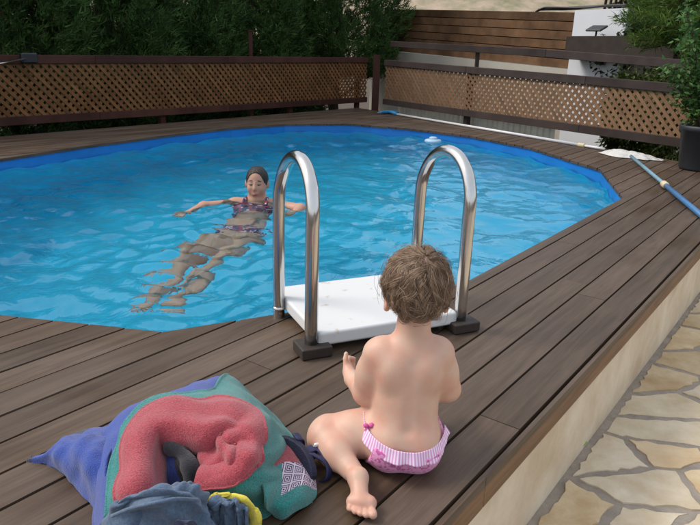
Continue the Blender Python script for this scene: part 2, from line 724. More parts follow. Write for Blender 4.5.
# water: a real wavy sheet, refracting
WZ = -0.10
def in_poly(P, X, Y):
    ins = np.ones(X.shape, bool)
    for i in range(len(P)):
        a, b = P[i], P[(i + 1) % len(P)]
        ins &= ((b[0] - a[0]) * (Y - a[1]) - (b[1] - a[1]) * (X - a[0])) > 0
    return ins
lo, hi = PIN.min(0) - 0.1, PIN.max(0) + 0.1
st = 0.022
X, Y = np.meshgrid(np.arange(lo[0], hi[0], st), np.arange(lo[1], hi[1], st), indexing='ij')
Z = np.zeros_like(X)
g = np.random.default_rng(21)
for k_ in range(34):
    lam = float(np.exp(g.uniform(math.log(0.11), math.log(1.0))))
    slope = 0.048 * (lam / 0.4) ** 0.08
    th = g.uniform(0, 2 * math.pi)
    k = 2 * math.pi / lam
    qx, qy = X + 0.10 * np.sin(Y * 2.3 + k_) + 0.05 * np.sin(Y * 6.1 + 2 * k_), Y + 0.10 * np.sin(X * 2.7 + 1.7 * k_) + 0.05 * np.sin(X * 5.3 + k_)
    ph = k * (qx * math.cos(th) + qy * math.sin(th)) + g.uniform(0, 6.28)
    env = 0.65 + 0.5 * np.sin(X * g.uniform(0.5, 2) + g.uniform(0, 6)) * np.sin(Y * g.uniform(0.5, 2) + g.uniform(0, 6))
    sh_ = np.sin(ph)
    Z += env * slope / k * (sh_ + 0.25 * np.cos(2 * ph))
for cx, cy, amp, lam in ((-0.65, 4.35, .022, .16), (-1.05, 4.0, .016, .12), (-0.85, 2.8, .06, .13), (-0.95, 3.1, .055, .16), (-0.72, 3.4, .065, .15), (-0.70, 3.85, .05, .13), (-0.66, 4.1, .03, .11)):   # rings round the swimmer
    rr = np.hypot(X - cx, Y - cy)
    Z += amp / 6 * np.sin(rr * 2 * math.pi / lam) * np.exp(-rr / 0.45)
G = np.stack([X, Y, WZ + Z * 1.0], -1)
me = grid_mesh('water', G, uv=False)
cxy = G[:-1, :-1, :2] + st / 2
# drop the part of the sheet outside the pool
keep = in_poly(offset_poly(PIN, 0.03), cxy[..., 0], cxy[..., 1]).ravel()
bm = bmesh.new()
bm.from_mesh(me)
bm.faces.ensure_lookup_table()
bmesh.ops.delete(bm, geom=[bm.faces[i] for i in np.nonzero(~keep)[0]], context='FACES')
bm.to_mesh(me)
bm.free()
MW = bpy.data.materials.new('pool_water')
MW.use_nodes = True
N, L = MW.node_tree.nodes, MW.node_tree.links
P = N['Principled BSDF']
P.inputs['Base Color'].default_value = (0.66, 0.95, 1.0, 1)
P.inputs['Transmission Weight'].default_value = 1.0
P.inputs['Roughness'].default_value = 0.0
P.inputs['IOR'].default_value = 1.333
tc = N.new('ShaderNodeTexCoord')
nz = N.new('ShaderNodeTexNoise')
nz.inputs['Scale'].default_value = 9.0
nz.inputs['Detail'].default_value = 3.0
nz.inputs['Distortion'].default_value = 0.6
L.new(tc.outputs['Object'], nz.inputs['Vector'])
bp = N.new('ShaderNodeBump')
bp.inputs['Strength'].default_value = 0.35
bp.inputs['Distance'].default_value = 0.03
L.new(nz.outputs['Fac'], bp.inputs['Height'])
L.new(bp.outputs['Normal'], P.inputs['Normal'])
water = link('water', me, MW)
tag(water, kind='structure')

# ================================================================== deck: every board its own piece
deck = empty('pool_deck', (0, 3, 0))
tag(deck, kind='structure')
FR_A = np.array([0.47, 10.53])
FR_D = np.array([math.cos(R(-59.1)), math.sin(R(-59.1))])
FR_N = np.array([-FR_D[1], FR_D[0]])              # away from the pool
LEFT_S = float(at(0, 136)[:2] @ BN)
EDGE_S = -0.487
T_MIN = -0.9
W_B, PITCH_B, GAP0 = 0.1085, 0.1165, -0.505


def clip(poly, nrm, c):
    """keep the side where p.nrm <= c"""
    out = []
    for i in range(len(poly)):
        a, b = poly[i], poly[(i + 1) % len(poly)]
        da, db = a @ nrm - c, b @ nrm - c
        if da <= 0:
            out.append(a)
        if (da < 0 < db) or (db < 0 < da):
            out.append(a + (b - a) * da / (da - db))
    return out


pst = np.stack([POOL @ BD, POOL @ BN], -1)       # pool outline in board coordinates (t along, s across)
smin, smax = pst[:, 1].min(), pst[:, 1].max()


def cross_t(s):
    ts = []
    k = len(pst)
    for i in range(k):
        (t0, s0), (t1, s1) = pst[i], pst[(i + 1) % k]
        if abs(s1 - s0) < 1e-9:
            if abs(s - s0) < 1e-6:
                ts += [t0, t1]
            continue
        f = (s - s0) / (s1 - s0)
        if -1e-9 <= f <= 1 + 1e-9:
            ts.append(t0 + (t1 - t0) * f)
    return min(ts), max(ts)


def strip_polys(s0, s1):
    tA, tB = T_MIN, 14.0
    if s1 <= smin or s0 >= smax:
        return [[(tA, s0), (tB, s0), (tB, s1), (tA, s1)]]
    a, b = max(s0, smin + 1e-6), min(s1, smax - 1e-6)
    ss = sorted({a, b} | {v for v in pst[:, 1] if a < v < b})
    ins = [(cross_t(v)[0], v) for v in ss]
    outs = [(cross_t(v)[1], v) for v in ss]
    if s0 >= smin and s1 <= smax:
        return [[(tA, s0)] + ins + [(tA, s1)], [(tB, s1)] + outs[::-1] + [(tB, s0)]]
    if s1 > smax:        # notch from the low side
        return [[(tA, s0)] + ins + outs[::-1] + [(tB, s0), (tB, s1), (tA, s1)]]
    return [[(tA, s1)] + ins[::-1] + outs + [(tB, s1), (tB, s0), (tA, s0)]]


rb = random.Random(3)
strips = [(GAP0 + 0.006, EDGE_S)]
i = 0
while GAP0 - PITCH_B * i - W_B > LEFT_S - 0.06:
    top = GAP0 - PITCH_B * i - 0.004
    strips.append((top - W_B, top))
    i += 1
planks = []
for si, (s0, s1) in enumerate(strips):
    for poly in strip_polys(s0, s1):
        wp = [BD * t + BN * s for t, s in poly]
        wp = clip(wp, FR_N, FR_A @ FR_N - 0.01)
        if len(wp) < 3:
            continue
        # boards come in lengths: butt joints across
        cuts = []
        t = T_MIN + rb.uniform(0.6, 5.0)
        if si == 0:
            t = float(at(487.7, 478)[:2] @ BD)
        elif si == 1:
            t = float(at(494, 420)[:2] @ BD)
        while t < 14:
            cuts.append(t)
            t += rb.uniform(3.8, 5.6)
        edges = [-99.0] + cuts + [99.0]
        for a, b in zip(edges[:-1], edges[1:]):
            q = clip(wp, BD, b - 0.001)
            q = clip(q, -BD, -(a + 0.001)) if len(q) >= 3 else q
            if len(q) < 3:
                continue
            tt = [p @ BD for p in q]
            if max(tt) - min(tt) < 0.012:
                continue
            qq = []
            for p in q:
                if not qq or np.linalg.norm(p - qq[-1]) > 1e-4:
                    qq.append(p)
            if np.linalg.norm(qq[0] - qq[-1]) < 1e-4:
                qq.pop()
            if len(qq) < 3:
                continue
            dz = rb.uniform(-0.0012, 0.0012)
            me = prism('plank', qq, -0.024 + dz, dz, 0.0022, 1, True)
            planks.append(link('plank', me, M_DECK, deck))
# fascia board below the outer edge
tj = float(at(487.7, 478)[:2] @ BD)
for a, b in ((T_MIN, tj - 0.001), (tj + 0.001, tj + 2.9), (tj + 2.902, 8.5)):
    p, q = BD * a + BN * (EDGE_S - 0.011), BD * b + BN * (EDGE_S - 0.011)
    link('fascia_board', beam_mesh('fascia_board', (p[0], p[1], -0.0545), (q[0], q[1], -0.0545), 0.022, 0.057, bevel=0.0015), M_FASCIA, deck)
# dark joists seen through the gaps
M_JOIST = mat('joist_wood', (0.03, 0.022, 0.017), 0.8, var=0.2, scale=6)
for t in np.arange(T_MIN + 0.3, 3.2, 0.5):
    a_, b_ = BN * (EDGE_S - 0.06), BN * (-2.2)
    p, q = BD * t + a_, BD * t + b_
    poly = [p, q]
    ins = in_poly(offset_poly(POOL, 0.05), np.linspace(p[0], q[0], 60), np.linspace(p[1], q[1], 60))
    if ins.any():
        kx = np.argmax(ins)
        q = p + (q - p) * max(kx - 1, 0) / 59
    if np.linalg.norm(q - p) > 0.15:
        link('joist', beam_mesh('joist', (p[0], p[1], -0.075), (q[0], q[1], -0.075), 0.05, 0.095, bevel=0), M_JOIST, deck)
# rendered plinth wall carrying the deck
PL_S = EDGE_S - 0.022
pl = []
for t, s in ((T_MIN, PL_S), (9.0, PL_S), (9.0, PL_S - 0.10), (T_MIN, PL_S - 0.10)):
    p = BD * t + BN * s
    pl.append(p)
plinth = link('plinth_wall', prism('plinth_wall', pl, -0.60, -0.0835), M_RENDER)
tag(plinth, 'low cream rendered plinth wall under the deck edge beside the paving', 'wall')

# ================================================================== crazy paving
paving = empty('paving', (1.6, 1.8, -0.4))
tag(paving, kind='structure')
PZ = -0.39
bed = [BD * t + BN * s for t, s in ((-1.5, PL_S + 0.0005), (8.5, PL_S + 0.0005), (8.5, 4.0), (-1.5, 4.0))]
link('mortar_bed', prism('mortar_bed', bed, -0.60, PZ - 0.0035), M_MORTAR, paving)
gs = np.random.default_rng(5)
STR = np.array([0.60, 1.0])                        # stones are longer one way
PROT = np.array([[math.cos(0.25), math.sin(0.25)], [-math.sin(0.25), math.cos(0.25)]])
seeds = []
for _ in range(9000):
    w_ = np.array([gs.uniform(0.4, 4.2), gs.uniform(0.7, 5.6)])
    if w_ @ BN < -0.455:
        continue
    p = (PROT @ w_) * STR
    rr = gs.choice([0.20, 0.155, 0.075], p=[0.4, 0.4, 0.2])
    if all(((p - q) ** 2).sum() > (rr + r2) ** 2 / 4 * 1.25 for q, r2 in seeds):
        seeds.append((p, rr))
MST = []
for k, (c1, c2) in enumerate((((0.46, 0.31, 0.15), (0.68, 0.56, 0.37)), ((0.52, 0.41, 0.26), (0.74, 0.66, 0.52)), ((0.50, 0.34, 0.18), (0.70, 0.56, 0.37)), ((0.50, 0.40, 0.25), (0.70, 0.61, 0.46)))):
    MST.append(mat('flagstone_%d' % k, c1, 0.85, col2=c2, scale=6.0, bump=1.0, bscale=13, obj_var=0.1, detail=8))
SP = np.array([s[0] for s in seeds])
for i, (c, rr) in enumerate(seeds):
    dist = np.linalg.norm(SP - c, axis=1)
    poly = [c + np.array(v) * 0.5 for v in ((-1, -1), (1, -1), (1, 1), (-1, 1))]
    for j in np.argsort(dist)[1:24]:
        d = SP[j] - c
        ln = np.linalg.norm(d)
        share = 0.5 + 0.5 * (rr - seeds[j][1]) / (rr + seeds[j][1]) * 0.22
        u_ = d / ln
        ga = gs.uniform(0.004, 0.009)
        poly = clip(poly, u_, c @ u_ + ln * share - ga)
        if len(poly) < 3:
            break
    poly = [PROT.T @ (p / STR) for p in poly]
    poly = clip(poly, -BN, -(PL_S + 0.022)) if len(poly) >= 3 else poly
    c = PROT.T @ (c / STR)
    if len(poly) < 3:
        continue
    P2 = np.array(poly)
    if P2.std(0).max() < 0.025:
        continue
    # broken, chipped outline
    out = []
    for k in range(len(P2)):
        a, b = P2[k], P2[(k + 1) % len(P2)]
        ln = np.linalg.norm(b - a)
        if ln < 1e-3:
            continue
        ns = max(1, int(ln / 0.03))
        nr = np.array([b[1] - a[1], a[0] - b[0]]) / ln
        for q in range(ns):
            f = (q + (gs.uniform(-0.35, 0.35) if q else 0)) / ns
            cut = 0.07 if q == 0 else 0
            p = a + (b - a) * f
            p = p + (c - p) * cut * 0.6 - nr * (gs.uniform(0.0, 0.015) if q else 0)
            out.append(p)
    poly = out
    if len(poly) < 3:
        continue
    dz = gs.uniform(-0.002, 0.003)
    st_ = link('stone', prism('stone', poly, PZ - 0.02, PZ + dz, 0.003, 1, True), MST[int(gs.integers(0, 4))], paving)

# ================================================================== fences
def lattice_fence(name, label, A, B, zb, zt, nslat_mat, rail_mat, posts, slat_w=0.0345):
    """A, B base ends (x,y); zb, zt = heights of the bottom rail underside and top rail upper side at A and B"""
    A, B = np.array(A, float), np.array(B, float)
    D = (B - A)
    Ln = np.linalg.norm(D)
    D /= Ln
    Nn = np.array([-D[1], D[0]])
    root = empty(name, (A[0], A[1], 0))
    tag(root, label, 'fence')
    rail_h = 0.085

    def P(s, z, off=0.0):
        q = A + D * s + Nn * off
        return (q[0], q[1], z)
    zl = lambda s: zb[0] + (zb[1] - zb[0]) * s / Ln
    zh = lambda s: zt[0] + (zt[1] - zt[0]) * s / Ln
    for base, h_ in ((lambda s: zl(s) + rail_h / 2, rail_h), (lambda s: zh(s) - rail_h / 2, rail_h)):
        cuts = [0.0]
        while cuts[-1] < Ln - 2.2:
            cuts.append(cuts[-1] + 1.95)
        cuts.append(Ln)
        for a, b in zip(cuts[:-1], cuts[1:]):
            link('rail', beam_mesh('rail', P(a + 0.001, base(a)), P(b - 0.001, base(b)), 0.055, h_), rail_mat, root)
    for s in posts:
        top = zh(s) - 0.002
        link('post', beam_mesh('post', P(s, -0.6, 0.06), P(s, top, 0.06), 0.07, 0.07, up=(Nn[0], Nn[1], 0)), rail_mat, root)
    per, wd, th = 0.090, slat_w, 0.006
    for sgn, off in ((1, 0.004), (-1, -0.004)):
        s = -0.55
        while s < Ln + 0.55:
            z0, z1 = zl(min(max(s, 0), Ln)) + rail_h - 0.01, zh(min(max(s, 0), Ln)) - rail_h + 0.01
            hgt = z1 - z0
            s0, s1 = (s, s + hgt) if sgn > 0 else (s + hgt, s)
            a, b = (s0, z0), (s1, z1)
            # trim to the ends of the fence
            if max(s0, s1) > 0.03 and min(s0, s1) < Ln - 0.03:
                def trim(a, b):
                    (sa, za), (sb, zb_) = a, b
                    if sa < 0.01:
                        f = (0.01 - sa) / (sb - sa)
                        a = (0.01, za + (zb_ - za) * f)
                    if sa > Ln - 0.01:
                        f = (Ln - 0.01 - sa) / (sb - sa)
                        a = (Ln - 0.01, za + (zb_ - za) * f)
                    return a
                a2, b2 = trim(a, b), trim(b, a)
                if abs(a2[0] - b2[0]) > 0.03:
                    link('slat', beam_mesh('slat', P(a2[0], a2[1], off), P(b2[0], b2[1], off), th, wd, up=(0, 0, 1), bevel=0), nslat_mat, root)
            s += per
    return root, P


LF_A = BN * (LEFT_S - 0.07) + BD * (at(0, 136)[:2] @ BD - 0.8)
LF_B = BN * (LEFT_S - 0.07) + BD * (at(364, 106)[:2] @ BD)
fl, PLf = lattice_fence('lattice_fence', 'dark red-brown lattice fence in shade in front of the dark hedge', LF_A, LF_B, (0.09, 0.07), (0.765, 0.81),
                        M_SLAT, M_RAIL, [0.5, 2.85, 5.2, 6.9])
FRB = FR_A + FR_D * 6.3
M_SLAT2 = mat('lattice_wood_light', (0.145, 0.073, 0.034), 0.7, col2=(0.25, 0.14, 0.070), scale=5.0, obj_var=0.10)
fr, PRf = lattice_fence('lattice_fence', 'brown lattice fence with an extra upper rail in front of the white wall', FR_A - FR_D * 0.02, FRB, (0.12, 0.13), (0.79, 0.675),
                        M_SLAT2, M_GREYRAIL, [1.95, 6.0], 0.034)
# corner post and the upper rail belong to the right fence
link('post', beam_mesh('post', (0.33, 10.86, -0.02), (0.33, 10.86, 0.86), 0.11, 0.11), M_RAIL, fr)
for a, b, za, zb_ in ((0.0, 3.2, 1.06, 0.975), (3.202, 6.3, 0.975, 0.85)):
    link('upper_rail', beam_mesh('upper_rail', PRf(a, za - 0.035, 0.10), PRf(b, zb_ - 0.035, 0.10), 0.05, 0.085), M_GREYRAIL, fr)
for s in (1.95, 6.0):
    link('post', beam_mesh('post', PRf(s, 0.55, 0.15), PRf(s, 0.96, 0.15), 0.05, 0.05), M_GREYRAIL, fr)


def FRP(s, z, off):
    q = FR_A + FR_D * s + FR_N * off
    return (q[0], q[1], z)


def box_along(name, s0, s1, o0, o1, z0, z1, material, parent=None, bevel=0.0):
    poly = [np.array(FRP(s, 0, o)[:2]) for s, o in ((s0, o0), (s1, o0), (s1, o1), (s0, o1))]
    return link(name, prism(name, poly, z0, z1, bevel), material, parent)


# corrugated screen behind the fence foot
V, F = [], []
ss = np.arange(0.05, 3.35, 0.012)
for k, s in enumerate(ss):
    o_ = 0.22 + 0.012 * (1 if (int(s / 0.05) % 2) else -1)
    V += [FRP(s, -0.6, o_), FRP(s, 0.16, o_)]
for k in range(len(ss) - 1):
    F.append((2 * k, 2 * k + 2, 2 * k + 3, 2 * k + 1))
M_CORR = mat('corrugated_sheet', (0.72, 0.70, 0.60), 0.7, var=0.1, scale=5)
co = link('corrugated_screen', mesh('corrugated_screen', V, F), M_CORR)
solid(co, 0.004)
tag(co, 'grey-beige ribbed sheet screen behind the foot of the right fence', 'screen')

# wall behind: plane parallel to the fence, OFFW further out
OFFW = 1.6
WA = FR_A + FR_N * OFFW


def onwall(x, y, extra=0.0):
    d = ray(x, y)
    o = np.array([0, 0, CAM_H])
    t = np.dot(WA + FR_N * extra - o[:2], FR_N) / np.dot(d[:2], FR_N)
    p = o + d * t
    return float(np.dot(p[:2] - FR_A, FR_D)), float(p[2])


sB, zB = onwall(568, 69)      # lower right corner of the boarding
sT, zT = onwall(578, 12)
s0w, z0w = onwall(430, 56)
s1w, z1w = onwall(622, 60)
wall = empty('garden_wall', FRP(2, -0.6, OFFW))
tag(wall, 'long rendered garden wall, white towards the right, behind the right fence', 'wall')
sLt, zLt = onwall(436, 9.5)
sLb, zLb = onwall(431, 55)
kb, kt = (zLb - zB) / (sLb - sB), (zLt - zT) / (sLt - sT)


def bz(s, f):
    """height on the boarding: f = 0 lower edge, 1 upper edge"""
    return (zB + kb * (s - sB)) * (1 - f) + (zT + kt * (s - sT)) * f


V = []
for s, o in ((-3.0, OFFW), (sB + 0.02, OFFW), (sB + 0.02, OFFW + 0.25), (-3.0, OFFW + 0.25)):
    V += [FRP(s, -0.6, o), FRP(s, bz(s, 0) - 0.003, o)]
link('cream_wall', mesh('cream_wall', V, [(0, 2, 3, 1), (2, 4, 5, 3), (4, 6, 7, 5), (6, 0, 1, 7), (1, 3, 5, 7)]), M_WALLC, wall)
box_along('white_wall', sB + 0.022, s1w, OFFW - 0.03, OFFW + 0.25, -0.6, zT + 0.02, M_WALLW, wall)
box_along('end_pier', s1w + 0.002, s1w + 0.55, OFFW + 0.10, OFFW + 0.4, -0.6, zT - 0.35, mat('beige_render', (0.40, 0.36, 0.27), 0.9, var=0.1, scale=2), wall)  # the pier has its own duller beige render
# horizontal boarding on the cream wall
screen = empty('board_screen', FRP(1, zB, OFFW))
tag(screen, 'brown horizontal board screen standing on the wall left of the white part', 'screen')
M_BOARD = mat('brown_board', (0.070, 0.036, 0.018), 0.8, col2=(0.20, 0.110, 0.056), scale=2.2, obj_var=0.3, spec=0.25, bump=0.3, bscale=10, detail=8)
nb_ = 6
for k in range(nb_):
    jit = random.uniform(-0.006, 0.006)
    fm = (k + 0.5) / nb_
    hL = (bz(-2.6, 1) - bz(-2.6, 0)) / nb_
    hR = (bz(sB, 1) - bz(sB, 0)) / nb_
    bm = bmesh.new()
    vs = []
    for s, hh in ((-2.6, hL), (sB + 0.004, hR)):
        for o_, sg_ in ((OFFW + 0.035 + jit, -1), (OFFW + 0.065 + jit, -1), (OFFW + 0.065 + jit, 1), (OFFW + 0.035 + jit, 1)):
            vs.append(bm.verts.new(FRP(s, bz(s, fm) + sg_ * (hh / 2 - 0.005), o_)))
    for f in ((0, 1, 2, 3), (4, 7, 6, 5), (0, 4, 5, 1), (1, 5, 6, 2), (2, 6, 7, 3), (3, 7, 4, 0)):
        bm.faces.new([vs[i] for i in f])
    bmesh.ops.bevel(bm, geom=list(bm.edges), offset=0.003, segments=1, affect='EDGES')
    link('board', bm_mesh('board', bm), M_BOARD, screen)
V = [FRP(-2.6, bz(-2.6, 0) + 0.01, OFFW + 0.078), FRP(sB, bz(sB, 0) + 0.01, OFFW + 0.078), FRP(sB, bz(sB, 1) - 0.01, OFFW + 0.078), FRP(-2.6, bz(-2.6, 1) - 0.01, OFFW + 0.078)]  # added dark sheet behind the boards, so their gaps read dark
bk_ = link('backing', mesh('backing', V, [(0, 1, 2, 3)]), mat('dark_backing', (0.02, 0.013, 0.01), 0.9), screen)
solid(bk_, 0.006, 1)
for s in (-1.4, 0.2, 1.6):
    link('batten', beam_mesh('batten', FRP(s, bz(s, 0), OFFW + 0.12), FRP(s, bz(s, 1) - 0.02, OFFW + 0.12), 0.05, 0.05), M_BOARD, screen)
# dark beam box and the solar flood light standing on it
sd0, zd0 = onwall(583, 37)
sd1, zd1 = onwall(640, 42)
_, zd2 = onwall(583, 56)
M_DARKB = mat('dark_brown_timber', (0.035, 0.024, 0.018), 0.7, var=0.3, scale=8)
dk = empty('timber_planter', FRP(sd0, zd2, OFFW - 0.3))
tag(dk, 'dark brown timber trough fixed to the white wall under the lamp', 'planter')
box_along('side_board', sd0, sd0 + 1.6, OFFW - 0.32, OFFW - 0.29, zd2 - 0.02, zd0, M_DARKB, dk, 0.003)
box_along('end_board', sd0, sd0 + 0.03, OFFW - 0.288, OFFW - 0.031, zd2 - 0.02, zd0 - 0.01, M_DARKB, dk, 0.003)
box_along('floor_board', sd0 + 0.031, sd0 + 1.6, OFFW - 0.288, OFFW - 0.031, zd2 - 0.02, zd2 + 0.02, M_DARKB, dk, 0.003)
sl, zl_ = onwall(598, 31, -0.25)
lamp = empty('solar_lamp', FRP(sl, zd0, OFFW - 0.28))
tag(lamp, 'small black solar flood lamp with tilted panel above the dark trough', 'lamp')
tube('stem', [FRP(sl - 0.01, zd0 - 0.04, OFFW - 0.278), FRP(sl, zd0 + 0.02, OFFW - 0.278), FRP(sl, zl_ + 0.01, OFFW - 0.278)], 0.012, 10, M_BLACK, lamp)
c0 = np.array(FRP(sl, zl_ + 0.03, OFFW - 0.28))
pm = beam_mesh('panel', c0 - np.array([FR_D[0], FR_D[1], -0.02]) * 0.12, c0 + np.array([FR_D[0], FR_D[1], -0.02]) * 0.12, 0.15, 0.025, up=(-0.45 * FR_N[0], -0.45 * FR_N[1], 1), bevel=0.008)
link('panel', pm, M_BLACK, lamp)
# black pipes along the wall top
for k in range(3):
    pts = []
    for x in np.linspace(537, 640, 14):
        y = 9.0 - (x - 537) / 83 * (3 + 2 * k) + 1.3 * k + 0.7 * math.sin(x * 0.1 + k)
        if k == 0 and x < 540:
            y += 3
        s, z = onwall(x, y, 0.1)
        pts.append(FRP(s, max(z, zT + 0.035 + 0.02 * k), OFFW + 0.08 + 0.05 * k))
    pts = list(catmull(pts, 40))
    p = tube('hose', pts, 0.016, 8, M_BLACK)
    tag(p, ['black hose nearest the edge on top of the wall', 'middle black hose running along the wall top', 'rearmost black hose running along the wall top'][k], 'hose', 'hoses on the wall top')
# short grey balusters above the white wall
rail_t = empty('baluster_railing', FRP(sT + 0.6, zT, OFFW + 0.2))
tag(rail_t, 'short dark baluster railing on top of the white wall', 'railing')
for k in range(7):
    s, z = onwall(593 + k * 5, 8)
    link('baluster', beam_mesh('baluster', FRP(s, zT + 0.02, OFFW + 0.225), FRP(s + 0.02, zT + 0.36, OFFW + 0.225), 0.03, 0.03), M_GREYRAIL, rail_t)
s, _ = onwall(590, 8)
s2, _ = onwall(628, 8)
link('top_rail', beam_mesh('top_rail', FRP(s, zT + 0.385, OFFW + 0.225), FRP(s2, zT + 0.385, OFFW + 0.225), 0.04, 0.05), M_GREYRAIL, rail_t)
# added wall right of the pier, its colour darkened to stand for deep shade
box = box_along('back_wall', s1w + 0.56, s1w + 5.5, OFFW + 1.2, OFFW + 1.4, -0.6, 1.5, mat('shade_dark_wall', (0.12, 0.10, 0.075), 0.95, var=0.3, scale=2))
tag(box, 'added brown wall coloured dark for the deep shade behind the climbing plants at right', 'wall')

# ================================================================== pool ladder
LA = R(24.6)
LE1 = np.array([math.cos(LA), math.sin(LA)])
LE2 = np.array([-math.sin(LA), math.cos(LA)])
LO = np.array([-0.113, 1.84])


def LP(u, v, z):
    q = LO + LE1 * u + LE2 * v
    return np.array([q[0], q[1], z])


ladder = empty('pool_ladder', tuple(LP(0.27, 0.1, 0)))
tag(ladder, 'stainless steel pool ladder with two arched rails and a white platform step', 'ladder')
ARW = 0.315
for u in (0.0, 0.545):
    pts = [LP(u, 0, z) for z in np.linspace(0.034, 0.41, 8)]
    r_ = ARW / 2
    for a in np.linspace(math.pi, 0, 26)[1:-1]:
        pts.append(LP(u + 0.012 * math.sin(a), r_ + r_ * math.cos(a), 0.425 + r_ * 1.03 * math.sin(a)))
    pts += [LP(u, ARW + 0.012 * (0.41 - z), z) for z in np.linspace(0.41, -1.05, 14)]
    rail = tube('hand_rail', pts, 0.0208, 24, M_STEEL, ladder)
    # clamp sleeve where the rear leg meets the step
    tube('sleeve', [LP(u, ARW + 0.003, 0.040), LP(u, ARW + 0.003, 0.03), LP(u, ARW + 0.004, 0.028)], [0.0216, 0.0216, 0.0206], 20, M_STEEL, rail)
    tube('bolt', [LP(u + (0.018 if u < 0.1 else -0.018), ARW, 0.058), LP(u + (0.042 if u < 0.1 else -0.042), ARW, 0.058)], 0.008, 10, M_STEEL, rail)
M_BLOCK = mat('dark_wood_block', (0.035, 0.025, 0.02), 0.6, var=0.25, scale=20, bump=0.2, bscale=40)
for u in (0.0, 0.545):
    poly = [LP(u + a, b, 0)[:2] for a, b in ((-0.045, -0.045), (0.055, -0.045), (0.055, 0.045), (-0.045, 0.045))]
    b0 = link('base_block', prism('base_block', poly, 0.002, 0.036, 0.004, 2), M_BLOCK, ladder)
# white moulded step with rust stains
MS = bpy.data.materials.new('white_step_plastic')
MS.use_nodes = True
N, L = MS.node_tree.nodes, MS.node_tree.links
P = N['Principled BSDF']
P.inputs['Roughness'].default_value = 0.42
tc = N.new('ShaderNodeTexCoord')
nz = N.new('ShaderNodeTexNoise')
nz.inputs['Scale'].default_value = 16
nz.inputs['Detail'].default_value = 8
L.new(tc.outputs['Object'], nz.inputs['Vector'])
rp = N.new('ShaderNodeValToRGB')
rp.color_ramp.elements[0].position = 0.63
rp.color_ramp.elements[0].color = (0.71, 0.715, 0.71, 1)
rp.color_ramp.elements[1].position = 0.74
rp.color_ramp.elements[1].color = (0.42, 0.29, 0.14, 1)
L.new(nz.outputs['Fac'], rp.inputs['Fac'])
L.new(rp.outputs['Color'], P.inputs['Base Color'])
poly = []
for (cu, cv, a0) in ((0.515, 0.0, -90), (0.515, 0.415, 0), (0.030, 0.415, 90), (0.030, 0.0, 180)):
    for a in np.linspace(0, 90, 5):
        aa = R(a0 + a)
        poly.append(LP(cu + 0.012 * math.cos(aa), cv + 0.012 * math.sin(aa), 0)[:2])
link('step', prism('step', poly, 0.024, 0.070, 0.008, 3), MS, ladder)
M_SHELL = mat('grey_step_underside', (0.10, 0.09, 0.085), 0.8)
for v in (0.05, 0.30):
    a, b = LP(0.05, v, 0.0125), LP(0.49, v, 0.0125)
    link('step_bearer', beam_mesh('step_bearer', a, b, 0.04, 0.021, bevel=0.002), M_SHELL, ladder)
for z in (-0.30, -0.58, -0.86):
    a, b = LP(0.0, ARW + 0.01, z), LP(0.545, ARW + 0.01, z)
    link('rung', beam_mesh('rung', a, b, 0.07, 0.025), M_WHITE, ladder)

# ================================================================== people
def skin_mat(name, base, red, rough=0.5):
    M = bpy.data.materials.new(name)
    M.use_nodes = True
    N, L = M.node_tree.nodes, M.node_tree.links
    P = N['Principled BSDF']
    tc = N.new('ShaderNodeTexCoord')
    nz = N.new('ShaderNodeTexNoise')
    nz.inputs['Scale'].default_value = 22
    nz.inputs['Detail'].default_value = 6
    L.new(tc.outputs['Object'], nz.inputs['Vector'])
    rp = N.new('ShaderNodeValToRGB')
    rp.color_ramp.elements[0].position = 0.35
    rp.color_ramp.elements[1].position = 0.72
    rp.color_ramp.elements[0].color = base + (1,)
    rp.color_ramp.elements[1].color = red + (1,)
    L.new(nz.outputs['Fac'], rp.inputs['Fac'])
    L.new(rp.outputs['Color'], P.inputs['Base Color'])
    P.inputs['Roughness'].default_value = rough
    P.inputs['Subsurface Weight'].default_value = 0.35
    P.inputs['Subsurface Radius'].default_value = (1.0, 0.32, 0.16)
    P.inputs['Subsurface Scale'].default_value = 0.006
    nb = N.new('ShaderNodeTexNoise')
    nb.inputs['Scale'].default_value = 260
    L.new(tc.outputs['Object'], nb.inputs['Vector'])
    bp = N.new('ShaderNodeBump')
    bp.inputs['Strength'].default_value = 0.12
    bp.inputs['Distance'].default_value = 0.002
    L.new(nb.outputs['Fac'], bp.inputs['Height'])
    L.new(bp.outputs['Normal'], P.inputs['Normal'])
    return M


M_KSKIN = skin_mat('child_skin', (0.63, 0.42, 0.315), (0.64, 0.335, 0.245))
M_WSKIN = skin_mat('adult_skin', (0.50, 0.29, 0.20), (0.52, 0.27, 0.185))

kid = empty('person', (0.138, 1.30, 0.0))
tag(kid, 'bare-backed curly-haired toddler in pink frilled swim pants sitting on the deck', 'person')
S = Sculpt((-0.11, 1.05, -0.005), (0.31, 1.53, 0.53), 0.0032)
# pelvis and trunk
S.ell((0.134, 1.300, 0.082), (0.076, 0.072, 0.078), 0.02)
S.ell((0.100, 1.266, 0.058), (0.048, 0.050, 0.055), 0.03)
S.ell((0.168, 1.266, 0.058), (0.048, 0.050, 0.055), 0.03)
S.ell((0.135, 1.306, 0.150), (0.075, 0.064, 0.085), 0.025)
S.ell((0.137, 1.312, 0.222), (0.077, 0.058, 0.075), 0.025)
S.ell((0.139, 1.350, 0.150), (0.066, 0.045, 0.07), 0.03)
S.cone((0.088, 1.312, 0.268), (0.192, 1.312, 0.271), 0.034, 0.034, 0.03)
S.ell((0.100, 1.282, 0.232), (0.030, 0.028, 0.042), 0.022)         # shoulder blades
S.ell((0.178, 1.282, 0.234), (0.030, 0.028, 0.042), 0.022)
S.cone((0.139, 1.2290, 0.120), (0.139, 1.2425, 0.265), 0.001, 0.003, 0.024, neg=True)   # spine furrow
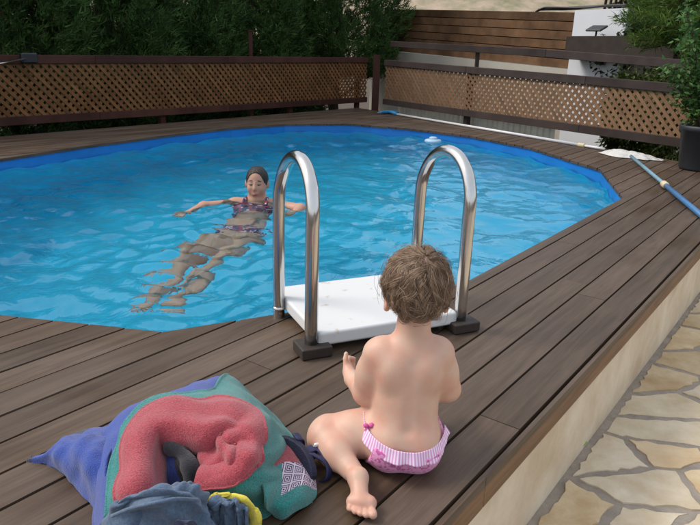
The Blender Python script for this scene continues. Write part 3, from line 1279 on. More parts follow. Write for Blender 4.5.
# neck and head
S.cone((0.141, 1.315, 0.285), (0.146, 1.322, 0.355), 0.040, 0.037, 0.022)
S.ell((0.147, 1.327, 0.425), (0.063, 0.075, 0.071), 0.015)
S.ell((0.143, 1.366, 0.388), (0.050, 0.046, 0.050), 0.02)
S.ell((0.112, 1.372, 0.378), (0.024, 0.026, 0.024), 0.02)
S.ell((0.176, 1.374, 0.379), (0.024, 0.026, 0.024), 0.02)
S.ell((0.141, 1.413, 0.392), (0.010, 0.010, 0.009), 0.012)
S.ell((0.141, 1.400, 0.350), (0.020, 0.016, 0.014), 0.015)
for sx, x in ((-1, 0.0835), (1, 0.2105)):                        # ears
    S.ell((x, 1.318, 0.386), (0.0085, 0.016, 0.022), 0.008)
    S.ell((x + sx * 0.008, 1.314, 0.388), (0.0045, 0.009, 0.013), 0.004, neg=True)
    S.ell((x + sx * 0.001, 1.322, 0.368), (0.006, 0.007, 0.007), 0.006)
# left arm, reaching forward
S.cone((0.068, 1.315, 0.262), (0.044, 1.340, 0.150), 0.034, 0.0275, 0.022)
S.ell((0.052, 1.330, 0.200), (0.030, 0.031, 0.045), 0.02)
S.cone((0.044, 1.340, 0.148), (0.014, 1.415, 0.143), 0.0275, 0.019, 0.012)
S.cone((0.014, 1.415, 0.143), (0.007, 1.436, 0.147), 0.0185, 0.0165, 0.008)
S.ell((0.003, 1.450, 0.151), (0.013, 0.022, 0.019), 0.008)
for k, (dz, ln) in enumerate(((0.014, 0.024), (0.006, 0.028), (-0.003, 0.027), (-0.011, 0.022))):
    a = np.array((0.001, 1.466, 0.153 + dz))
    b = a + np.array((0.003, ln * 0.6, 0.001))
    c = b + np.array((0.014, ln * 0.30, -0.006))
    S.cone(a, b, 0.0062, 0.0056, 0.003)
    S.cone(b, c, 0.0056, 0.0048, 0.002)
S.cone((-0.002, 1.446, 0.163), (-0.004, 1.452, 0.178), 0.0076, 0.0066, 0.005)
S.cone((-0.004, 1.452, 0.178), (-0.003, 1.459, 0.189), 0.0066, 0.0055, 0.002)
# right arm
S.cone((0.204, 1.315, 0.266), (0.234, 1.342, 0.165), 0.034, 0.0285, 0.022)
S.ell((0.220, 1.328, 0.207), (0.030, 0.031, 0.045), 0.02)
S.cone((0.234, 1.342, 0.163), (0.224, 1.425, 0.125), 0.0285, 0.020, 0.014)
S.ell((0.222, 1.452, 0.118), (0.018, 0.024, 0.013), 0.010)
for k, dx in enumerate((-0.014, -0.005, 0.004, 0.013)):
    a = np.array((0.222 + dx, 1.470, 0.117))
    b = a + np.array((-0.001, 0.016, -0.003))
    S.cone(a, b, 0.0062, 0.0056, 0.003)
    S.cone(b, b + np.array((-0.002, 0.008, -0.010)), 0.0056, 0.0048, 0.002)
S.cone((0.205, 1.448, 0.118), (0.194, 1.462, 0.117), 0.0075, 0.006, 0.005)
# left leg folded out to the side, the sole turned up behind
S.cone((0.095, 1.300, 0.062), (-0.035, 1.322, 0.052), 0.060, 0.043, 0.02)
S.ell((0.025, 1.312, 0.058), (0.055, 0.050, 0.052), 0.02)
S.ell((-0.044, 1.312, 0.048), (0.041, 0.041, 0.042), 0.015)
S.cone((-0.044, 1.300, 0.046), (0.020, 1.200, 0.033), 0.040, 0.023, 0.016)
S.ell((-0.020, 1.262, 0.042), (0.036, 0.042, 0.038), 0.02)
S.ell((0.030, 1.172, 0.040), (0.0225, 0.022, 0.024), 0.010)
S.cone((0.031, 1.168, 0.040), (0.036, 1.118, 0.021), 0.020, 0.0175, 0.010)
S.cone((0.020, 1.120, 0.019), (0.054, 1.116, 0.020), 0.0140, 0.0160, 0.009)
for x, y, r_, ln in ((0.0125, 1.106, 0.0062, 0.004), (0.0235, 1.100, 0.0064, 0.006), (0.0345, 1.096, 0.0066, 0.007), (0.0460, 1.093, 0.0070, 0.008), (0.0600, 1.093, 0.0094, 0.007)):
    S.cone((x, y + 0.008, 0.016), (x, y, 0.015), r_ * 0.75, r_ * 0.8, 0.003)
    S.cone((x, y, 0.016), (x + 0.001, y - ln, 0.016), r_, r_, 0.0012)
# right leg folded in front
S.cone((0.166, 1.305, 0.062), (0.180, 1.425, 0.052), 0.054, 0.042, 0.02)
S.cone((0.180, 1.425, 0.050), (0.095, 1.455, 0.034), 0.040, 0.023, 0.016)
S.ell((0.078, 1.447, 0.032), (0.022, 0.020, 0.022), 0.010)
S.cone((0.078, 1.447, 0.030), (0.046, 1.408, 0.022), 0.018, 0.016, 0.010)
for k in range(5):
    S.cone((0.050 - 0.007 * k + 0.006, 1.402 - 0.001 * k + 0.006 * (k - 2) * 0.6, 0.020), (0.043 - 0.007 * k + 0.006, 1.392 + 0.006 * (k - 2) * 0.6, 0.018), 0.0068, 0.006, 0.003)
body = link('body', sculpt_mesh('body', S.f, S, 1), M_KSKIN, kid)

# swim pants: offset of the body, cut at waist and legs
PT = S.all_pts()
xx, yy, zz = PT[..., 0], PT[..., 1], PT[..., 2]
fp = S.f - 0.0055
cut_w = (zz - (0.070 + 0.33 * (yy - 1.225) - 0.10 * (xx - 0.137))) * 0.92
cut_l = (0.058 + 0.25 * (zz - 0.05) - xx) * 0.97
cut_f = np.maximum(yy - 1.372, 1.207 - yy)
fp = np.maximum.reduce([fp, cut_w, cut_l, cut_f])
MP = bpy.data.materials.new('pink_printed_cotton')
MP.use_nodes = True
N, L = MP.node_tree.nodes, MP.node_tree.links
P = N['Principled BSDF']
P.inputs['Roughness'].default_value = 0.85
P.inputs['Sheen Weight'].default_value = 0.2
tc = N.new('ShaderNodeTexCoord')
vo = N.new('ShaderNodeTexNoise')
vo.inputs['Scale'].default_value = 75
vo.inputs['Detail'].default_value = 1.5
vo.inputs['Distortion'].default_value = 1.2
L.new(tc.outputs['Object'], vo.inputs['Vector'])
rp = N.new('ShaderNodeValToRGB')
rp.color_ramp.elements[0].position = 0.40
rp.color_ramp.elements[0].color = srgb(196, 92, 160)
rp.color_ramp.elements[1].position = 0.47
rp.color_ramp.elements[1].color = srgb(236, 160, 206)
L.new(vo.outputs['Fac'], rp.inputs['Fac'])
L.new(rp.outputs['Color'], P.inputs['Base Color'])
link('swim_pants', sculpt_mesh('swim_pants', fp, S, 2), MP, kid)


# striped frill round the waistband
def stripe_mat(name, c1, c2, freq, axis='x', rough=0.85, duty=0.5):
    M = bpy.data.materials.new(name)
    M.use_nodes = True
    N, L = M.node_tree.nodes, M.node_tree.links
    P = N['Principled BSDF']
    P.inputs['Roughness'].default_value = rough
    uv = N.new('ShaderNodeUVMap')
    sp = N.new('ShaderNodeSeparateXYZ')
    L.new(uv.outputs['UV'], sp.inputs['Vector'])
    mu = N.new('ShaderNodeMath')
    mu.operation = 'MULTIPLY'
    mu.inputs[1].default_value = freq
    L.new(sp.outputs['X' if axis == 'x' else 'Y'], mu.inputs[0])
    fr_ = N.new('ShaderNodeMath')
    fr_.operation = 'FRACT'
    L.new(mu.outputs[0], fr_.inputs[0])
    gt = N.new('ShaderNodeMath')
    gt.operation = 'GREATER_THAN'
    gt.inputs[1].default_value = duty
    L.new(fr_.outputs[0], gt.inputs[0])
    mx = N.new('ShaderNodeMix')
    mx.data_type = 'RGBA'
    L.new(gt.outputs[0], mx.inputs['Factor'])
    mx.inputs['A'].default_value = c1
    mx.inputs['B'].default_value = c2
    L.new(mx.outputs['Result'], P.inputs['Base Color'])
    return M


M_FRILL = stripe_mat('pink_white_stripe', srgb(240, 222, 238), srgb(220, 160, 210), 46)
NU, NV = 150, 12


def body_hit(ang, z, c=(0.134, 1.300)):
    """distance from the trunk axis to the skin in one direction"""
    d = np.array([math.cos(ang), math.sin(ang)])
    for r_ in np.arange(0.03, 0.14, 0.001):
        q = (np.array([c[0] + d[0] * r_, c[1] + d[1] * r_, z]) - S.lo) / S.h
        i = np.clip(np.round(q).astype(int), 0, np.array(S.f.shape) - 1)
        if S.f[tuple(i)] > 0:
            return r_
    return 0.09


G = np.zeros((NU, NV, 3))
for i in range(NU):
    f = i / (NU - 1)
    ang = R(174 + 184 * f)
    y_ = 1.300 + 0.08 * math.sin(ang)
    ztop = 0.076 + 0.33 * (y_ - 1.225) - 0.10 * 0.085 * math.cos(ang)
    r0 = min(body_hit(ang, ztop), 0.084)
    for j in range(NV):
        t = j / (NV - 1)
        wv = math.sin(f * 34 + 1.6 * math.sin(f * 11)) * 0.0042 * t + 0.0012 * t * math.sin(f * 71)
        r_ = r0 + 0.0080 + 0.010 * t ** 1.1 + wv * 0.7
        z = ztop + 0.006 - 0.030 * t * (0.75 + 0.25 * math.sin(f * math.pi)) + 0.004 * t * math.sin(f * 15)
        G[i, j] = (0.134 + r_ * math.cos(ang), 1.300 + r_ * math.sin(ang), z)
fri = link('waist_frill', grid_mesh('waist_frill', G, mats=(M_FRILL,)), None, kid)
solid(fri, 0.0015)
# darker pink bow at the left hip
M_BOW = mat('deep_pink_cotton', srgb(214, 96, 160), 0.85, var=0.15, scale=60)
bx = np.array([0.052, 1.268, 0.104])
bow = []
for dx, dz in ((-0.010, 0.008), (0.010, 0.010), (-0.006, -0.012), (0.007, -0.016)):
    bow.append(tube_geo([bx, bx + np.array([dx * 0.6, -0.004, dz * 0.6]), bx + np.array([dx, -0.002, dz])], [0.003, 0.006, 0.0035], 8))
V, F = join_geo(bow)
link('bow', mesh('bow', V, F, True), M_BOW, kid)

# face details (turned away from the camera)
M_EYE = mat('dark_eye', (0.03, 0.02, 0.015), 0.2)
for x in (0.120, 0.164):
    V, F = tube_geo([(x, 1.400, 0.408), (x, 1.408, 0.408)], [0.006, 0.0045], 12)
    link('eye', mesh('eye', V, F, True), M_EYE, kid)
M_LIP = mat('lips', (0.45, 0.16, 0.13), 0.5)
V, F = tube_geo([(0.128, 1.405, 0.366), (0.141, 1.410, 0.364), (0.154, 1.405, 0.366)], [0.003, 0.005, 0.003], 8)
link('lips', mesh('lips', V, F, True), M_LIP, kid)

# hair: scalp layer and curls
HC, HR = np.array((0.147, 1.325, 0.424)), np.array((0.0655, 0.079, 0.0755))


def hair_line(p):
    """height of the hairline for a point round the head"""
    y = p[..., 1] - HC[1]
    return np.where(y < -0.02, 0.352, np.where(y < 0.03, 0.358 + (y + 0.02) * 1.1, 0.413 + (y - 0.03) * 1.4))


PT2 = PT - HC
q = np.linalg.norm(PT2 / (HR + 0.001), axis=-1)
fh = (q - 1) * 0.07
fh = np.maximum(fh, hair_line(PT) - zz)
M_HAIR = mat('light_brown_hair', (0.22, 0.140, 0.090), 0.40, col2=(0.46, 0.32, 0.215), scale=60, spec=0.5, detail=3)
_N, _L = M_HAIR.node_tree.nodes, M_HAIR.node_tree.links
_g = _N.new('ShaderNodeNewGeometry')
_hs = _N.new('ShaderNodeHueSaturation')
_mr = _N.new('ShaderNodeMapRange')
_mr.inputs['To Min'].default_value = 0.55
_mr.inputs['To Max'].default_value = 1.35
_L.new(_g.outputs['Random Per Island'], _mr.inputs['Value'])
_L.new(_mr.outputs['Result'], _hs.inputs['Value'])
_src = _N['Principled BSDF'].inputs['Base Color'].links[0].from_socket
_L.new(_src, _hs.inputs['Color'])
_L.new(_hs.outputs['Color'], _N['Principled BSDF'].inputs['Base Color'])
M_HAIRBASE = mat('brown_hair_base', (0.17, 0.105, 0.066), 0.7, var=0.3, scale=90)
hair = link('hair', sculpt_mesh('hair', fh, S, 2), M_HAIRBASE, kid)
gh = np.random.default_rng(11)
SV, SF = [], []
base = 0


def strand(path, r0, n=3):
    global base
    m_ = len(path)
    t = np.gradient(path, axis=0)
    t /= np.linalg.norm(t, axis=1, keepdims=True) + 1e-9
    h_ = np.array([0.3, 0.5, 0.8])
    x = np.cross(t, h_)
    x /= np.linalg.norm(x, axis=1, keepdims=True) + 1e-9
    y = np.cross(t, x)
    rr = r0 * np.linspace(1, 0.35, m_)[:, None]
    ring = [path + rr * (x * math.cos(a) + y * math.sin(a)) for a in np.arange(n) * 2 * math.pi / n]
    V_ = np.stack(ring, 1).reshape(-1, 3)
    SV.append(V_)
    i0 = np.arange(m_ - 1)[:, None] * n + np.arange(n)[None, :]
    i1 = np.arange(m_ - 1)[:, None] * n + (np.arange(n)[None, :] + 1) % n
    SF.append(np.stack([i0, i1, i1 + n, i0 + n], -1).reshape(-1, 4) + base)
    base += len(V_)


nl = 0
crown = np.array([0.1, -0.35, 0.93])
crown /= np.linalg.norm(crown)
while nl < 420:
    d = gh.normal(size=3)
    if nl < 60:
        d = d * 0.45 + crown * 1.2
    d /= np.linalg.norm(d)
    p = HC + d * HR
    if p[2] < hair_line(p) + 0.004:
        continue
    nl += 1
    nrm = d / HR
    nrm /= np.linalg.norm(nrm)
    flow = d - crown * (d @ crown)
    flow = flow - nrm * (flow @ nrm)
    flow = flow / (np.linalg.norm(flow) + 1e-6)
    flow = flow + np.cross(nrm, flow) * gh.normal() * (0.6 if nl > 60 else 1.6) + np.array([0, 0, -0.35])
    flow -= nrm * (flow @ nrm)
    flow /= np.linalg.norm(flow) + 1e-6
    side = np.cross(nrm, flow)
    low = np.clip((0.44 - p[2]) / 0.08, 0, 1)
    ln = gh.uniform(0.030, 0.062)
    curl_r = gh.uniform(0.004, 0.0105) * (0.65 + 0.7 * low)
    turns = gh.uniform(0.35, 1.0) * gh.choice([-1, 1])
    ph = gh.uniform(0, 6.28)
    lift = gh.uniform(0.001, 0.008)
    for _ in range(24):
        off = gh.normal(size=2) * 0.0029
        if gh.random() < 0.06:
            off = off * 3.0
        t = np.linspace(0, 1, 12)
        ang = ph + turns * 2 * math.pi * t
        cx = curl_r * t ** 0.7 * np.cos(ang) - curl_r * 0.5 * np.cos(ph)
        cn = curl_r * t ** 0.7 * np.sin(ang) * 0.8
        l2 = ln * gh.uniform(0.8, 1.1)
        flat = p + nrm * -0.002 + np.outer(t * l2, flow) + np.outer(cx + off[0] * (0.6 + 0.6 * t), side)
        # wrap onto the head and lift off it
        e_ = (flat - HC) / HR
        e_ = e_ / np.linalg.norm(e_, axis=1, keepdims=True)
        surf = HC + e_ * HR
        nn_ = e_ / HR
        nn_ /= np.linalg.norm(nn_, axis=1, keepdims=True)
        path = surf + nn_ * (0.001 + lift * np.sin(t * 2.4) + cn + off[1])[:, None]
        strand(path, 0.00046)
me = np_mesh('curls', np.concatenate(SV), np.concatenate(SF))
link('curls', me, M_HAIR, hair)

# ------------------------------------------------------------------ swimmer
wom = empty('person', (-0.66, 3.9, -0.25))
tag(wom, 'woman with wet dark hair and patterned bikini floating on her back in the water', 'person')
S2 = Sculpt((-1.22, 2.5, -0.56), (-0.18, 4.62, 0.17), 0.0072)
H0 = np.array((-0.655, 4.415, 0.022))
S2.ell(H0 + (0, 0.012, 0.022), (0.073, 0.090, 0.086), 0.02)
S2.ell(H0 + (-0.002, -0.026, -0.040), (0.059, 0.060, 0.070), 0.03)
S2.ell(H0 + (-0.034, -0.058, -0.030), (0.022, 0.020, 0.022), 0.02)
S2.ell(H0 + (0.028, -0.058, -0.030), (0.022, 0.020, 0.022), 0.02)
S2.cone(H0 + (-0.004, -0.082, 0.012), H0 + (-0.004, -0.096, -0.028), 0.007, 0.011, 0.012)     # nose
S2.ell(H0 + (-0.004, -0.060, -0.098), (0.028, 0.024, 0.018), 0.02)        # chin
S2.ell(H0 + (-0.004, -0.080, -0.062), (0.024, 0.012, 0.013), 0.012)       # mouth
S2.ell(H0 + (-0.030, -0.090, 0.004), (0.018, 0.012, 0.010), 0.012, neg=True)
S2.ell(H0 + (0.022, -0.090, 0.004), (0.018, 0.012, 0.010), 0.012, neg=True)
for x in (-0.075, 0.073):
    S2.ell(H0 + (x, 0.010, -0.010), (0.011, 0.020, 0.032), 0.008)
S2.cone(H0 + (0, 0.03, -0.06), (-0.655, 4.42, -0.135), 0.052, 0.056, 0.03)
S2.cone((-0.800, 4.40, -0.140), (-0.510, 4.40, -0.140), 0.058, 0.058, 0.05)
S2.ell((-0.655, 4.29, -0.215), (0.150, 0.17, 0.10), 0.05)
S2.ell((-0.722, 4.25, -0.165), (0.062, 0.068, 0.056), 0.03)
S2.ell((-0.588, 4.25, -0.165), (0.062, 0.068, 0.056), 0.03)
S2.ell((-0.665, 4.06, -0.310), (0.125, 0.18, 0.085), 0.06)
S2.ell((-0.690, 3.87, -0.350), (0.165, 0.15, 0.10), 0.06)
for sx, kx, fx, kz, fz in ((-0.76, -0.92, -0.95, -0.37, -0.44), (-0.62, -0.755, -0.830, -0.40, -0.41)):
    S2.cone((sx, 3.83, -0.350), (kx, 3.38, kz), 0.088, 0.056, 0.04)
    S2.cone((kx, 3.38, kz), (fx, 2.96, fz), 0.054, 0.036, 0.03)
    S2.ell(((kx * 0.65 + fx * 0.35), 3.24, (kz + fz) / 2 - 0.01), (0.05, 0.10, 0.052), 0.03)
    S2.ell((fx, 2.94, fz - 0.02), (0.035, 0.04, 0.04), 0.02)
    S2.cone((fx, 2.92, fz), (fx + 0.03, 2.74, fz + 0.05), 0.034, 0.026, 0.02)
    S2.ell((fx + 0.03, 2.73, fz + 0.05), (0.044, 0.05, 0.018), 0.02)
    for k in range(5):
        S2.cone((fx + 0.03 + (k - 2) * 0.017, 2.70, fz + 0.05), (fx + 0.03 + (k - 2) * 0.018, 2.655 + abs(k - 2) * 0.006, fz + 0.055), 0.011, 0.0095, 0.006)


def wom_arm(sh, el, wr, palm_dir, thumb):
    S2.cone(sh, el, 0.047, 0.038, 0.03)
    S2.cone(el, wr, 0.038, 0.025, 0.02)
    wr, pd, th = np.array(wr), np.array(palm_dir, float), np.array(thumb, float)
    pd /= np.linalg.norm(pd)
    th -= pd * (th @ pd)
    th /= np.linalg.norm(th)
    S2.cone(wr, wr + pd * 0.075, 0.024, 0.026, 0.015)
    S2.cone(wr + pd * 0.06 - th * 0.022, wr + pd * 0.06 + th * 0.022, 0.017, 0.017, 0.012)
    for k in range(4):
        o = wr + pd * 0.08 + th * (0.027 - 0.018 * k)
        ln = (0.066, 0.074, 0.068, 0.052)[k]
        tip = o + pd * ln + th * (0.012 - 0.008 * k) + np.array([0, 0, -0.012])
        S2.cone(o, tip, 0.0105, 0.0085, 0.005)
    S2.cone(wr + pd * 0.03 + th * 0.024, wr + pd * 0.07 + th * 0.058, 0.0125, 0.0095, 0.008)


wom_arm((-0.805, 4.40, -0.140), (-1.000, 4.28, -0.130), (-1.055, 4.07, -0.130), (-0.25, -0.9, -0.08), (1, 0, 0.2))
wom_arm((-0.505, 4.40, -0.140), (-0.345, 4.28, -0.125), (-0.385, 4.10, -0.130), (-0.55, -0.8, -0.1), (-1, 0.3, 0.3))
link('body', sculpt_mesh('body', S2.f, S2, 2), M_WSKIN, wom)
PT = S2.all_pts()
xx, yy, zz = PT[..., 0], PT[..., 1], PT[..., 2]
MB_ = bpy.data.materials.new('bikini_print')
MB_.use_nodes = True
N, L = MB_.node_tree.nodes, MB_.node_tree.links
P = N['Principled BSDF']
P.inputs['Roughness'].default_value = 0.5
tc = N.new('ShaderNodeTexCoord')
vo = N.new('ShaderNodeTexVoronoi')
vo.inputs['Scale'].default_value = 46
L.new(tc.outputs['Object'], vo.inputs['Vector'])
sp = N.new('ShaderNodeSeparateColor')
L.new(vo.outputs['Color'], sp.inputs['Color'])
rp = N.new('ShaderNodeValToRGB')
rp.color_ramp.interpolation = 'CONSTANT'
rp.color_ramp.elements[0].color = (0.015, 0.02, 0.08, 1)
rp.color_ramp.elements[1].position = 0.4
rp.color_ramp.elements[1].color = (0.26, 0.02, 0.06, 1)
for pos, c in ((0.65, (0.03, 0.03, 0.14, 1)), (0.82, (0.55, 0.45, 0.5, 1))):
    e = rp.color_ramp.elements.new(pos)
    e.color = c
L.new(sp.outputs['Red'], rp.inputs['Fac'])
L.new(rp.outputs['Color'], P.inputs['Base Color'])
off = S2.f - 0.008
top = np.maximum.reduce([off, np.abs(yy - 4.225) - 0.062 - 0.02 * np.abs(xx + 0.655), np.abs(xx + 0.655) - 0.18])
link('bikini_top', sculpt_mesh('bikini_top', top, S2, 1), MB_, wom)
# shoulder straps from the top to the neck
for x in (-0.735, -0.575):
    pts = catmull([(x, 4.27, -0.100), (x * 0.95 - 0.033, 4.33, -0.082), (x * 0.9 - 0.0655, 4.39, -0.080), (x * 0.85 - 0.098, 4.44, -0.095)], 14)
    V, F = tube_geo(pts, 0.011, 8)
    link('strap', mesh('strap', V, F, True), MB_, wom)
bot = np.maximum.reduce([off, np.abs(yy - 3.84 - 0.25 * np.abs(xx + 0.675)) - 0.055])
bot = np.maximum(bot, np.abs(xx + 0.675) - 0.2)
link('bikini_bottom', sculpt_mesh('bikini_bottom', bot, S2, 1), MB_, wom)
Q_ = PT - H0
fh = (np.linalg.norm((Q_ - np.array((0, 0.014, 0.022))) / (0.0775, 0.0955, 0.0915), axis=-1) - 1) * 0.08
face = (np.sqrt(((Q_[..., 0] + 0.003) / 0.060) ** 2 + ((Q_[..., 2] + 0.030) / 0.104) ** 2) - 1) * 0.06     # oval left open for the face
fh = np.where(Q_[..., 1] < 0.0, np.maximum(fh, -face), fh)
fh = np.maximum(fh, -(Q_[..., 2] + 0.045 + np.clip(Q_[..., 1], 0, 0.09) * 1.2))
M_WHAIR = mat('wet_dark_hair', (0.018, 0.011, 0.009), 0.42, var=0.5, scale=90, spec=0.5, bump=0.8, bscale=120)
link('hair', sculpt_mesh('hair', fh, S2, 2), M_WHAIR, wom)
for x in (-0.030, 0.022):                                        # lowered lids and brows
    c = H0 + (x, -0.0790, 0.001)
    V, F = tube_geo([c + (-0.017, 0.006, 0.001), c + (0, -0.001, -0.002), c + (0.017, 0.006, 0.001)], [0.0015, 0.0045, 0.0015], 8)
    link('eye', mesh('eye', V, F, True), M_EYE, wom)
    c = H0 + (x, -0.077, 0.026)
    V, F = tube_geo([c + (-0.018, 0.005, -0.003), c + (0, 0, 0.002), c + (0.018, 0.006, -0.003)], [0.0012, 0.0030, 0.0012], 8)
    link('eyebrow', mesh('eyebrow', V, F, True), M_WHAIR, wom)
c = H0 + (-0.004, -0.094, -0.064)
V, F = tube_geo([c + (-0.022, 0.012, 0.0), c + (0, 0, 0.0), c + (0.022, 0.012, 0.0)], [0.002, 0.008, 0.002], 8)
link('lips', mesh('lips', V, F, True), mat('rose_lips', (0.36, 0.09, 0.09), 0.4), wom)

# ================================================================== heap of towels and clothes
def W(x, y, z):
    return at(x, y, z)


def terry(name, col, scale=700, dark=0.55):
    M = bpy.data.materials.new(name)
    M.use_nodes = True
    N, L = M.node_tree.nodes, M.node_tree.links
    P = N['Principled BSDF']
    P.inputs['Roughness'].default_value = 0.95
    P.inputs['Specular IOR Level'].default_value = 0.1
    P.inputs['Sheen Weight'].default_value = 0.35
    P.inputs['Sheen Roughness'].default_value = 0.6
    tc = N.new('ShaderNodeTexCoord')
    nz = N.new('ShaderNodeTexNoise')
    nz.inputs['Scale'].default_value = scale * 0.55
    nz.inputs['Detail'].default_value = 3
    L.new(tc.outputs['Object'], nz.inputs['Vector'])
    rp = N.new('ShaderNodeValToRGB')
    rp.color_ramp.elements[0].position = 0.3
    rp.color_ramp.elements[1].position = 0.65
    rp.color_ramp.elements[0].color = tuple(c * dark for c in col[:3]) + (1,)
    rp.color_ramp.elements[1].color = tuple(min(1, c * 1.15) for c in col[:3]) + (1,)
    L.new(nz.outputs['Fac'], rp.inputs['Fac'])
    L.new(rp.outputs['Color'], P.inputs['Base Color'])
    bp = N.new('ShaderNodeBump')
    bp.inputs['Strength'].default_value = 0.7
    bp.inputs['Distance'].default_value = 0.004
    L.new(nz.outputs['Fac'], bp.inputs['Height'])
    L.new(bp.outputs['Normal'], P.inputs['Normal'])
    return M


M_BLUE = terry('blue_terry', srgb(44, 74, 160))
M_TEAL = terry('teal_terry', srgb(44, 134, 130))
M_CORAL = terry('coral_terry', srgb(176, 70, 80))
M_NAVYT = terry('navy_terry', srgb(30, 34, 70))
# greek-key band
MG = bpy.data.materials.new('greek_key_weave')
MG.use_nodes = True
N, L = MG.node_tree.nodes, MG.node_tree.links
P = N['Principled BSDF']
P.inputs['Roughness'].default_value = 0.9
uv = N.new('ShaderNodeUVMap')
mp = N.new('ShaderNodeMapping')
mp.inputs['Scale'].default_value = (11.0, 5.2, 1)
mp.inputs['Rotation'].default_value = (0, 0, 0.25)
L.new(uv.outputs['UV'], mp.inputs['Vector'])
fr_ = N.new('ShaderNodeVectorMath')
fr_.operation = 'FRACTION'
L.new(mp.outputs['Vector'], fr_.inputs[0])
sb = N.new('ShaderNodeVectorMath')
sb.operation = 'SUBTRACT'
sb.inputs[1].default_value = (0.5, 0.5, 0)
L.new(fr_.outputs[0], sb.inputs[0])
ab = N.new('ShaderNodeVectorMath')
ab.operation = 'ABSOLUTE'
L.new(sb.outputs[0], ab.inputs[0])
sp = N.new('ShaderNodeSeparateXYZ')
L.new(ab.outputs[0], sp.inputs['Vector'])
mxm = N.new('ShaderNodeMath')
mxm.operation = 'MAXIMUM'
L.new(sp.outputs['X'], mxm.inputs[0])
L.new(sp.outputs['Y'], mxm.inputs[1])
m1 = N.new('ShaderNodeMath')
m1.operation = 'MULTIPLY'
m1.inputs[1].default_value = 6.0
L.new(mxm.outputs[0], m1.inputs[0])
m2 = N.new('ShaderNodeMath')
m2.operation = 'FRACT'
L.new(m1.outputs[0], m2.inputs[0])
m3 = N.new('ShaderNodeMath')
m3.operation = 'GREATER_THAN'
m3.inputs[1].default_value = 0.5
L.new(m2.outputs[0], m3.inputs[0])
mx = N.new('ShaderNodeMix')
mx.data_type = 'RGBA'
L.new(m3.outputs[0], mx.inputs['Factor'])
mx.inputs['A'].default_value = srgb(58, 42, 74)
mx.inputs['B'].default_value = srgb(214, 200, 214)
L.new(mx.outputs['Result'], P.inputs['Base Color'])

towel = empty('beach_towel', tuple(at(190, 470, 0)))
tag(towel, 'rumpled blue, teal and coral striped towel heaped on the deck boards', 'towel')

ST = [
    [(100, 540, 0), (100, 524, .045), (105, 519, .08), (112, 514, .09), (136, 516, .09), (160, 517, .07), (166, 524, .02)],
    [(94, 500, 0), (96, 474, .06), (107, 474, .10), (115, 480, .125), (138, 482, .145), (158, 490, .09), (166, 502, .03)],
    [(94, 472, 0), (99, 442, .07), (116, 446, .12), (123, 449, .145), (141, 440, .17), (160, 448, .125), (168, 468, .05)],
    [(104, 440, 0), (110, 418, .075), (126, 422, .13), (133, 421, .16), (155, 417, .185), (170, 440, .15), (178, 458, .06)],
    [(130, 418, 0), (138, 398, .085), (148, 402, .145), (158, 400, .17), (178, 410, .19), (186, 437, .16), (192, 455, .07)],
    [(165, 403, 0), (172, 388, .085), (184, 392, .145), (190, 397, .175), (205, 413, .19), (204, 437, .165), (205, 455, .08)],
    [(205, 392, 0), (207, 378, .095), (216, 387, .135), (222, 399, .17), (228, 415, .185), (219, 433, .165), (214, 452, .09)],
    [(247, 398, 0), (241, 388, .075), (243, 397, .125), (252, 409, .16), (246, 423, .175), (229, 437, .165), (219, 452, .11)],
    [(284, 428, 0), (272, 420, .065), (268, 424, .105), (264, 430, .145), (253, 437, .165), (237, 444, .155), (225, 455, .12)],
    [(297, 458, 0), (285, 451, .055), (275, 452, .095), (261, 450, .135), (250, 453, .155), (237, 455, .148), (227, 459, .12)],
    [(290, 495, 0), (278, 482, .055), (265, 476, .095), (249, 469, .125), (240, 465, .14), (230, 463, .135), (223, 463, .11)],
    [(262, 518, 0), (255, 500, .055), (245, 491, .085), (231, 482, .11), (225, 475, .125), (218, 470, .125), (214, 467, .10)],
    [(220, 525, 0), (215, 508, .045), (205, 501, .07), (195, 492, .09), (195, 484, .105), (200, 475, .112), (205, 469, .10)],
]
P0 = np.array([[W(p[0], p[1] + 2, p[2] * 0.93) for p in row] for row in ST])
NU, NV = 260, 110
G = loft(P0, NU, NV)
nrm = grid_normals(G)
U, Vv = np.meshgrid(np.linspace(0, 12, NU), np.linspace(0, 6, NV), indexing='ij')
fold = np.zeros((NU, NV))
bell = lambda a, c, w_: np.exp(-((a - c) / w_) ** 2)
rdg = lambda x: 1 - np.abs(np.sin(x))
# soft lengthwise folds along the coral roll, a crease where it turns, radial folds on the teal flank
fold += 0.011 * (rdg(Vv * 3.3 + 0.9 * np.sin(U * 0.8 + 0.4) + 0.3 * U) - 0.4) * bell(U, 4.2, 3.4) * bell(Vv, 4.0, 1.3)
fold += 0.005 * np.sin(Vv * 3.2 + 0.8 * np.sin(U * 1.1) + 0.5 * U) * bell(U, 3.5, 3.2) * bell(Vv, 3.6, 1.7)
fold += 0.004 * np.sin(U * 2.7 + Vv * 1.5 + 2 * np.sin(U * 0.9)) * bell(Vv, 3.8, 1.4)
fold -= 0.006 * bell(Vv, 4.2 + 0.3 * np.sin(U), 0.4) * bell(U, 6.4, 1.2)
fold += 0.011 * (rdg(U * 2.1 + 0.8 * np.sin(Vv * 1.3)) - 0.4) * bell(U, 9.4, 2.1) * bell(Vv, 1.7, 1.5)
fold += 0.007 * np.sin(U * 6.5 + 1.2 * np.sin(Vv * 1.4)) * bell(U, 9.6, 1.9) * bell(Vv, 1.5, 1.4)
fold += 0.006 * (rdg(U * 2.4 + 0.5 * Vv) - 0.4) * bell(U, 2.6, 2.6) * bell(Vv, 0.9, 0.9)
fold += 0.008 * np.abs(np.sin(U * 2.6 + 0.3)) * bell(U, 6.2, 1.2) * bell(Vv, 1.2, 1.0)
fold += 0.0042 * vnoise(G, 30, 4, 3)
sg = np.sign(np.mean(nrm[:, 40:70, 2]))
